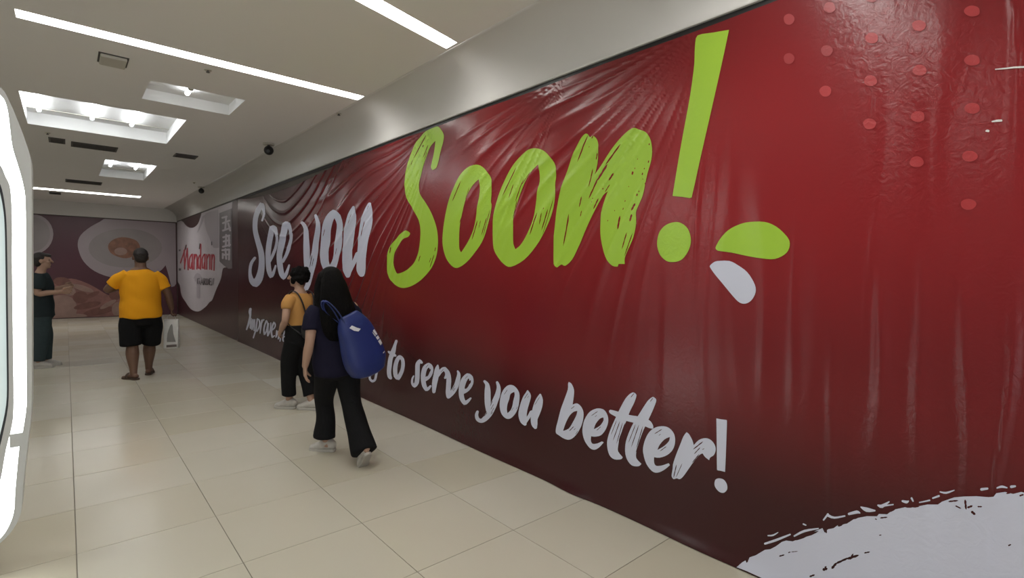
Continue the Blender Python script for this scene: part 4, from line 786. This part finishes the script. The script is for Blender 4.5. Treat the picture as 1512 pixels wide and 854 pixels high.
# --- woman with the blue tote ------------------------------------------------
def person_tote():
    L0 = (1.635, 3.86, 0)
    t = tag(empty('person', L0, -0.06), 'person with long black hair in navy top and black flared trousers carrying a blue tote', 'person', 'people in the corridor')
    b = MB()
    t.rotation_euler = (0, -0.07, -0.06)   # leans to the left
    b.tube([(0, 0.0, 0.72), (0, 0.0, 0.80), (0, 0.01, 0.93), (0, 0.01, 1.06), (0, 0.01, 1.17), (0, 0.005, 1.26)], [(0.145, 0.105), (0.155, 0.115), (0.125, 0.09), (0.135, 0.10), (0.135, 0.085), (0.06, 0.055)], n=20)
    b.tube([(0, 0.0, 1.21), (0, 0.012, 1.29), (0, 0.02, 1.35)], [0.052, 0.047, 0.047]); g, R = head(b, (0, 0.02, 1.392), 0.1, 0.93)
    lh, lk, la = (-0.075, 0, 0.76), (-0.065, 0.17, 0.42), (-0.06, 0.20, 0.09)
    rh, rk, ra = (0.075, 0, 0.76), (0.065, -0.07, 0.42), (0.055, -0.36, 0.16)
    for h_, k_, a_ in ((lh, lk, la), (rh, rk, ra)):
        h_, k_, a_ = map(np.array, (h_, k_, a_)); b.tube([h_, (h_+k_)/2, k_, k_*0.65+a_*0.35, a_], [0.082, 0.072, 0.050, 0.052, 0.034])
    b.tube([(-0.05, 0.18, 0.06), (-0.10, 0.24, 0.05), (-0.13, 0.28, 0.04)], [0.030, 0.028, 0.022]); b.tube([(0.055, -0.37, 0.15), (0.055, -0.32, 0.07), (0.055, -0.28, 0.04)], [0.020, 0.020, 0.014])
    sl, el, wl = np.array([-0.150, 0.0, 1.185]), np.array([-0.205, -0.05, 0.955]), np.array([-0.235, 0.01, 0.765])
    sr, er, wr = np.array([0.150, 0.0, 1.185]), np.array([0.20, 0.06, 0.965]), np.array([0.17, 0.24, 0.90])
    for s_, e_, w_ in ((sl, el, wl), (sr, er, wr)): b.tube([s_, (s_+e_)/2, e_, e_*0.6+w_*0.4, w_], [0.046, 0.042, 0.034, 0.035, 0.023])
    hand(b, wl, (-0.03, 0.1, -1.0), (0.1, 1, 0.1), 0.35, 0.9); hand(b, wr, (-0.2, 0.5, 0.7), (-0.6, 0.6, 0.1), 1.0, 0.9)
    obj('body', b.solid('body', 0.005, 3), MT['skin2'], t, True)
    s = MB()
    s.tube([(0, 0.0, 0.675), (0, 0.0, 0.78), (0, 0.0, 0.93), (0, 0.005, 1.06), (0, 0.005, 1.17), (0, 0.0, 1.235)], [(0.178, 0.142), (0.182, 0.145), (0.168, 0.128), (0.168, 0.126), (0.158, 0.108), (0.085, 0.075)], n=28, cap=0.15)
    for s_, e_ in ((sl, el), (sr, er)):
        s.tube([s_*np.array([0.75, 1, 1]), s_+(e_-s_)*0.3, s_+(e_-s_)*0.62], [0.066, 0.068, 0.066], cap=0.12, n=18)
    obj('t_shirt', s.solid('t_shirt', 0.008, 9, fold=0.004, ff=18, seed=2.2), MT['navy_cloth'], t, True)
    p = MB()
    p.tube([(0, 0, 0.66), (0, 0, 0.74), (0, 0, 0.84)], [(0.155, 0.125), (0.162, 0.130), (0.145, 0.115)], n=24, cap=0.3)
    p.tube([(-0.078, 0, 0.74), (-0.072, 0.10, 0.56), (-0.068, 0.165, 0.42), (-0.066, 0.165, 0.27), (-0.085, 0.16, 0.135)], [(0.092, 0.105), (0.085, 0.092), (0.074, 0.078), (0.074, 0.084), (0.086, 0.098)], n=20, cap=0.08)
    p.tube([(0.078, 0, 0.74), (0.072, -0.03, 0.58), (0.066, -0.075, 0.42), (0.060, -0.20, 0.27), (0.056, -0.315, 0.115)], [(0.092, 0.105), (0.088, 0.095), (0.078, 0.082), (0.082, 0.090), (0.096, 0.104)], n=20, cap=0.08)
    obj('trousers', p.solid('trousers', 0.008, 8, fold=0.004, ff=12, seed=0.9, zmin=0.012), MT['black_cloth'], t, True)
    h = MB(); h.ell(g(0, -0.02, 0.03), (0.086, 0.098, 0.090), R, 24, 16)
    h.tube([(0, -0.015, 1.45), (0, -0.055, 1.36), (0.0, -0.085, 1.25), (0.0, -0.115, 1.14), (0.0, -0.115, 1.03), (0.0, -0.105, 0.96)], [(0.07, 0.07), (0.098, 0.08), (0.122, 0.068), (0.138, 0.055), (0.125, 0.042), (0.085, 0.030)], n=22)
    for sx in (-1, 1): h.tube([(sx*0.055, 0.03, 1.45), (sx*0.088, 0.03, 1.36), (sx*0.10, 0.0, 1.25), (sx*0.115, -0.03, 1.14), (sx*0.11, -0.06, 1.05)], [0.03, 0.032, 0.038, 0.036, 0.02])
    hm = h.solid('hair', 0.006, 3); n = len(hm.vertices); co = np.empty(n*3); hm.vertices.foreach_get('co', co); co = co.reshape(-1, 3)
    th = np.arctan2(co[:, 0], -(co[:, 1]+0.02)); co[:, :2] *= (1+0.005*np.sin(th*34+3*np.sin(co[:, 2]*9)))[:, None]; hm.vertices.foreach_set('co', co.ravel()); hm.update()
    obj('hair', hm, MT['hair'], t, True); eyes(t, g, 0.93)
    shoe(t, (-0.06, 0.20), 0.75, 0.90, MT['shoe_white'], MT['sole']); shoe(t, (0.055, -0.385), 0.05, 0.90, MT['shoe_white'], MT['sole_grey'], pitch=-0.85)
    # tote on the right shoulder
    T = Matrix.Translation(L0) @ Matrix.Rotation(-0.06, 4, 'Z')
    k = tag(empty('tote_bag'), 'royal blue tote bag with white print hanging from the shoulder over the navy top', 'bag')
    k.matrix_world = T @ Matrix.Rotation(-0.07, 4, 'Y') @ Matrix.Translation((0.155, -0.232, 0.67)) @ Matrix.Rotation(0.22, 4, 'Z') @ Matrix.Rotation(-0.20, 4, 'Y') @ Matrix.Diagonal((1.05, 1.05, 1.14, 1))
    m = MB(); m.tube([(0.01, 0, 0.02), (0.01, 0, 0.10), (0.0, 0, 0.24), (-0.02, 0, 0.36), (-0.03, 0, 0.44)], [(0.125, 0.075), (0.150, 0.088), (0.145, 0.078), (0.115, 0.055), (0.07, 0.022)], n=26, sq=0.6, cap=0.25)
    bg = m.solid('tote_body', 0.007, 3, fold=0.005, ff=14, seed=0.3); obj('tote_body', bg, MT['tote'], k, True)
    for y in (-0.03, 0.03):
        m = MB(); m.tube([(-0.085, y, 0.36), (-0.105, y*0.9+0.02, 0.47), (-0.125, y*0.6+0.07, 0.545), (-0.135, 0.12+y*0.4, 0.54), (-0.115, 0.15+y*0.3, 0.47), (-0.06, 0.10, 0.38)], [(0.018, 0.004)]*6, ref=(0.3, 1, 0), n=8); obj('strap', m.mesh('strap'), MT['tote'], k, True)
    # white marks printed on the back and on the gusset
    dg = bpy.context.evaluated_depsgraph_get()
    from mathutils.bvhtree import BVHTree
    bv = BVHTree.FromPolygons([v.co for v in bg.vertices], [tuple(q.vertices) for q in bg.polygons])
    def onbag(L, name):
        P, F = fill2d([np.array(L)], [], 0.012); vs_ = []
        for x, z in P:
            hit = bv.ray_cast(Vector((x, -0.5, z)), Vector((0, 1, 0)))
            if hit[0] is None: hit = bv.find_nearest(Vector((x, -0.05, z)))
            vs_.append(tuple(hit[0]+hit[1]*0.003))
        o = obj(name, pyd(name, vs_, F), MT['tote_print'], k)
    onbag([(-0.085, 0.365), (-0.06, 0.375), (-0.03, 0.350), (-0.005, 0.335), (-0.03, 0.325), (-0.06, 0.340)], 'print_mark')
    for q in ([(0.085, 0.29), (0.105, 0.295), (0.118, 0.255), (0.100, 0.255)], [(0.075, 0.285), (0.083, 0.28), (0.096, 0.25), (0.088, 0.25)], [(0.09, 0.243), (0.12, 0.245), (0.125, 0.225), (0.098, 0.222)], [(0.098, 0.213), (0.128, 0.216), (0.135, 0.185), (0.108, 0.18)], [(0.108, 0.130), (0.132, 0.132), (0.132, 0.124), (0.108, 0.122)]): onbag(q, 'print_mark')
person_tote()

# --- woman in mustard top ------------------------------------------------------
def person_mustard():
    L0 = (1.835, 5.44, 0); RZ = 0.40
    t = tag(empty('person', L0, RZ), 'person with short curly black hair in mustard top and black cropped trousers', 'person', 'people in the corridor')
    b = MB()
    b.tube([(0, 0.0, 0.72), (0, 0.0, 0.80), (0, 0.01, 0.93), (0, 0.01, 1.06), (0, 0.01, 1.16), (0, 0.005, 1.25)], [(0.14, 0.10), (0.15, 0.11), (0.12, 0.088), (0.13, 0.096), (0.13, 0.082), (0.058, 0.053)], n=20)
    b.tube([(0, 0.0, 1.20), (0, 0.012, 1.28), (0, 0.02, 1.35)], [0.050, 0.046, 0.046]); g, R = head(b, (0, 0.025, 1.392), 0.55, 0.93)
    lh, lk, la = (-0.075, 0, 0.76), (-0.065, 0.09, 0.42), (-0.035, 0.12, 0.09)
    rh, rk, ra = (0.075, 0, 0.76), (0.065, 0.0, 0.42), (0.04, -0.12, 0.09)
    for h_, k_, a_ in ((lh, lk, la), (rh, rk, ra)):
        h_, k_, a_ = map(np.array, (h_, k_, a_)); b.tube([h_, (h_+k_)/2, k_, k_*0.65+a_*0.35, a_], [0.080, 0.070, 0.048, 0.050, 0.034])
        b.tube([a_+np.array([0, -0.02, -0.02]), a_+np.array([0, 0.05, -0.04]), a_+np.array([0, 0.10, -0.05])], [0.030, 0.028, 0.022])
    sl, el, wl = np.array([-0.150, 0.0, 1.175]), np.array([-0.215, -0.035, 0.955]), np.array([-0.13, 0.13, 0.83])
    sr, er, wr = np.array([0.150, 0.0, 1.175]), np.array([0.205, -0.02, 0.955]), np.array([0.12, 0.16, 0.90])
    for s_, e_, w_ in ((sl, el, wl), (sr, er, wr)): b.tube([s_, (s_+e_)/2, e_, e_*0.6+w_*0.4, w_], [0.036, 0.040, 0.034, 0.034, 0.023])
    hand(b, wl, (0.3, 0.7, -0.5), (0.2, 0.5, 0.8), 0.6, 0.9); hand(b, wr, (-0.3, 0.8, 0.1), (-0.2, 0.1, 1), 0.7, 0.9)
    obj('body', b.solid('body', 0.005, 3), MT['skin2'], t, True)
    s = MB()
    s.tube([(0, 0.0, 0.80), (0, 0.0, 0.93), (0, 0.005, 1.06), (0, 0.005, 1.16), (0, 0.0, 1.225)], [(0.148, 0.112), (0.145, 0.108), (0.152, 0.112), (0.150, 0.098), (0.085, 0.072)], n=28, cap=0.15)
    for s_, e_ in ((sl, el), (sr, er)): s.tube([s_*np.array([0.75, 1, 1])+np.array([0, 0, 0.004]), s_+(e_-s_)*0.25, s_+(e_-s_)*0.48], [0.062, 0.060, 0.055], cap=0.12, n=18)
    obj('top', s.solid('top', 0.008, 9, fold=0.003, ff=18, seed=3.1), MT['mustard'], t, True)
    p = MB()
    p.tube([(0, 0, 0.68), (0, 0, 0.78), (0, 0, 0.90)], [(0.150, 0.120), (0.160, 0.126), (0.150, 0.116)], n=24, cap=0.2)
    p.tube([(-0.078, 0, 0.74), (-0.074, 0.06, 0.56), (-0.070, 0.085, 0.42), (-0.055, 0.10, 0.15)], [(0.090, 0.105), (0.086, 0.092), (0.078, 0.082), (0.068, 0.072)], n=20, cap=0.08)
    p.tube([(0.078, 0, 0.74), (0.072, 0.01, 0.58), (0.066, 0.0, 0.42), (0.048, -0.095, 0.15)], [(0.090, 0.105), (0.086, 0.092), (0.078, 0.082), (0.068, 0.072)], n=20, cap=0.08)
    obj('trousers', p.solid('trousers', 0.008, 8, fold=0.004, ff=12, seed=1.9), MT['black_cloth'], t, True)
    h = MB(); h.ell(g(0, -0.022, 0.03), (0.094, 0.096, 0.088), R, 24, 16)
    r2 = random.Random(3)
    for i in range(60):
        a = r2.uniform(0.75, 2*math.pi-0.75)+math.pi/2; z = r2.uniform(-0.075, 0.095); q = math.sqrt(max(0.15, 1-(z/0.125)**2))
        h.ell(g(0.088*q*math.cos(a), -0.012+0.092*q*math.sin(a), z+0.012), [r2.uniform(0.018, 0.030)]*3, None, 10, 6)
    obj('hair', h.solid('hair', 0.006, 2, fold=0.002, ff=70), MT['hair'], t, True); eyes(t, g, 0.93)
    m = MB(); m.ell(g(0.074, 0.0, -0.045), (0.008, 0.012, 0.016), R); obj('earring', m.mesh('earring'), MT['tote_print'], t, True)
    shoe(t, (-0.035, 0.12), 0.35, 0.92, MT['shoe_white'], MT['sole'], bulky=1.12); shoe(t, (0.04, -0.12), 0.30, 0.92, MT['shoe_white'], MT['sole'], bulky=1.12)
    T = Matrix.Translation(L0) @ Matrix.Rotation(RZ, 4, 'Z')
    k = tag(empty('backpack'), 'small black backpack with thin straps worn over the mustard top', 'backpack'); k.matrix_world = T @ Matrix.Translation((0.01, -0.165, 0.74))
    m = MB(); m.tube([(0, 0, 0.03), (0, 0, 0.10), (0, 0.005, 0.18), (0, 0.02, 0.245)], [(0.105, 0.05), (0.115, 0.062), (0.105, 0.052), (0.07, 0.03)], n=22, sq=0.6, cap=0.3)
    obj('pack_body', m.solid('pack_body', 0.007, 3, fold=0.002, ff=20), MT['black'], k, True)
    m = MB(); m.tube([(-0.075, -0.058, 0.10), (0, -0.066, 0.095), (0.075, -0.058, 0.10)], [(0.012, 0.05)]*3, ref=(0, 1, 0), n=12, sq=0.6); obj('pocket', m.mesh('pocket'), MT['black'], k, True)
    for sx in (-1, 1):
        m = MB(); m.tube([(sx*0.05, 0.03, 0.25), (sx*0.065, 0.052, 0.36), (sx*0.085, 0.075, 0.44), (sx*0.095, 0.12, 0.495), (sx*0.10, 0.19, 0.505), (sx*0.105, 0.265, 0.42), (sx*0.125, 0.27, 0.30), (sx*0.155, 0.17, 0.18), (sx*0.10, 0.03, 0.06)], [(0.012, 0.005)]*9, ref=(1, 0.2, 0), n=8); obj('strap', m.mesh('strap'), MT['black'], k, True)
person_mustard()

# --- person behind the kiosk, facing right ---------------------------------------
def person_kiosk():
    t = tag(empty('person', (-0.27, 9.88, 0), -math.pi/2), 'person in dark top and teal jeans half hidden behind the kiosk, arm held out', 'person', 'people in the corridor')
    b = MB()
    b.tube([(0, 0.0, 0.80), (0, 0.0, 0.88), (0, 0.01, 1.02), (0, 0.01, 1.18), (0, 0.0, 1.29), (0, 0.0, 1.38)], [(0.16, 0.115), (0.165, 0.12), (0.145, 0.10), (0.155, 0.105), (0.14, 0.08), (0.06, 0.055)], n=20)
    b.tube([(0, 0.0, 1.34), (0, 0.015, 1.42), (0, 0.02, 1.48)], [0.056, 0.052, 0.052]); g, R = head(b, (0, 0.025, 1.53), -0.1, 1.0)
    for sx, dy in ((-1, 0.04), (1, -0.04)):
        h_, k_, a_ = np.array([sx*0.085, 0, 0.85]), np.array([sx*0.085, 0.02+dy*0.5, 0.47]), np.array([sx*0.085, dy, 0.09])
        b.tube([h_, (h_+k_)/2, k_, k_*0.65+a_*0.35, a_], [0.09, 0.08, 0.055, 0.058, 0.038]); b.tube([a_+np.array([0, -0.02, -0.02]), a_+np.array([0, 0.06, -0.045])], [0.034, 0.03])
    sr, er, wr = np.array([0.17, 0.0, 1.305]), np.array([0.205, -0.03, 1.07]), np.array([0.19, 0.21, 1.09])
    sl, el, wl = np.array([-0.17, 0.0, 1.305]), np.array([-0.205, 0.02, 1.06]), np.array([-0.17, 0.24, 1.15])
    for s_, e_, w_ in ((sl, el, wl), (sr, er, wr)): b.tube([s_, (s_+e_)/2, e_, e_*0.6+w_*0.4, w_], [0.045, 0.046, 0.039, 0.039, 0.026])
    hand(b, wr, (-0.1, 1, 0.1), (0, 0, 1), 0.6); hand(b, wl, (0.1, 1, 0.1), (0, 0, 1), 0.6)
    obj('body', b.solid('body', 0.006, 3), MT['skin2'], t, True)
    s = MB()
    s.tube([(0, 0.0, 0.74), (0, 0.0, 0.85), (0, 0.0, 1.02), (0, 0.005, 1.18), (0, 0.0, 1.29), (0, 0.0, 1.355)], [(0.19, 0.15), (0.192, 0.148), (0.182, 0.135), (0.185, 0.135), (0.18, 0.112), (0.09, 0.08)], n=26, cap=0.15)
    for s_, e_ in ((sl, el), (sr, er)): s.tube([s_*np.array([0.75, 1, 1]), s_+(e_-s_)*0.3, s_+(e_-s_)*0.72], [0.072, 0.076, 0.074], cap=0.12, n=18)
    obj('t_shirt', s.solid('t_shirt', 0.009, 3, fold=0.004, ff=17, seed=0.7), MT['slate_cloth'], t, True)
    p = MB(); p.tube([(0, 0, 0.72), (0, 0, 0.82), (0, 0, 0.90)], [(0.165, 0.13), (0.172, 0.136), (0.16, 0.125)], n=24, cap=0.3)
    for sx, dy in ((-1, 0.04), (1, -0.04)): p.tube([(sx*0.085, 0, 0.80), (sx*0.088, 0.01, 0.62), (sx*0.087, 0.02+dy*0.5, 0.46), (sx*0.087, dy*0.8, 0.11)], [(0.098, 0.112), (0.092, 0.10), (0.08, 0.085), (0.066, 0.07)], n=18, cap=0.08)
    obj('jeans', p.solid('jeans', 0.009, 3, fold=0.004, ff=13, seed=0.2), MT['jeans'], t, True)
    h = MB(); h.ell(g(0, -0.025, 0.035), (0.084, 0.09, 0.088), R, 24, 16); h.ell(g(0, -0.045, -0.02), (0.078, 0.06, 0.075), R); h.ell(g(0, 0.045, 0.075), (0.062, 0.05, 0.032), R)
    obj('hair', h.solid('hair', 0.007, 3, fold=0.0015, ff=80), MT['hair_short'], t, True); eyes(t, g, 1.0)
    shoe(t, (-0.085, 0.04), 0.05, 0.98, MT['shoe_white'], MT['sole']); shoe(t, (0.085, -0.04), -0.08, 0.98, MT['shoe_white'], MT['sole'])
person_kiosk()
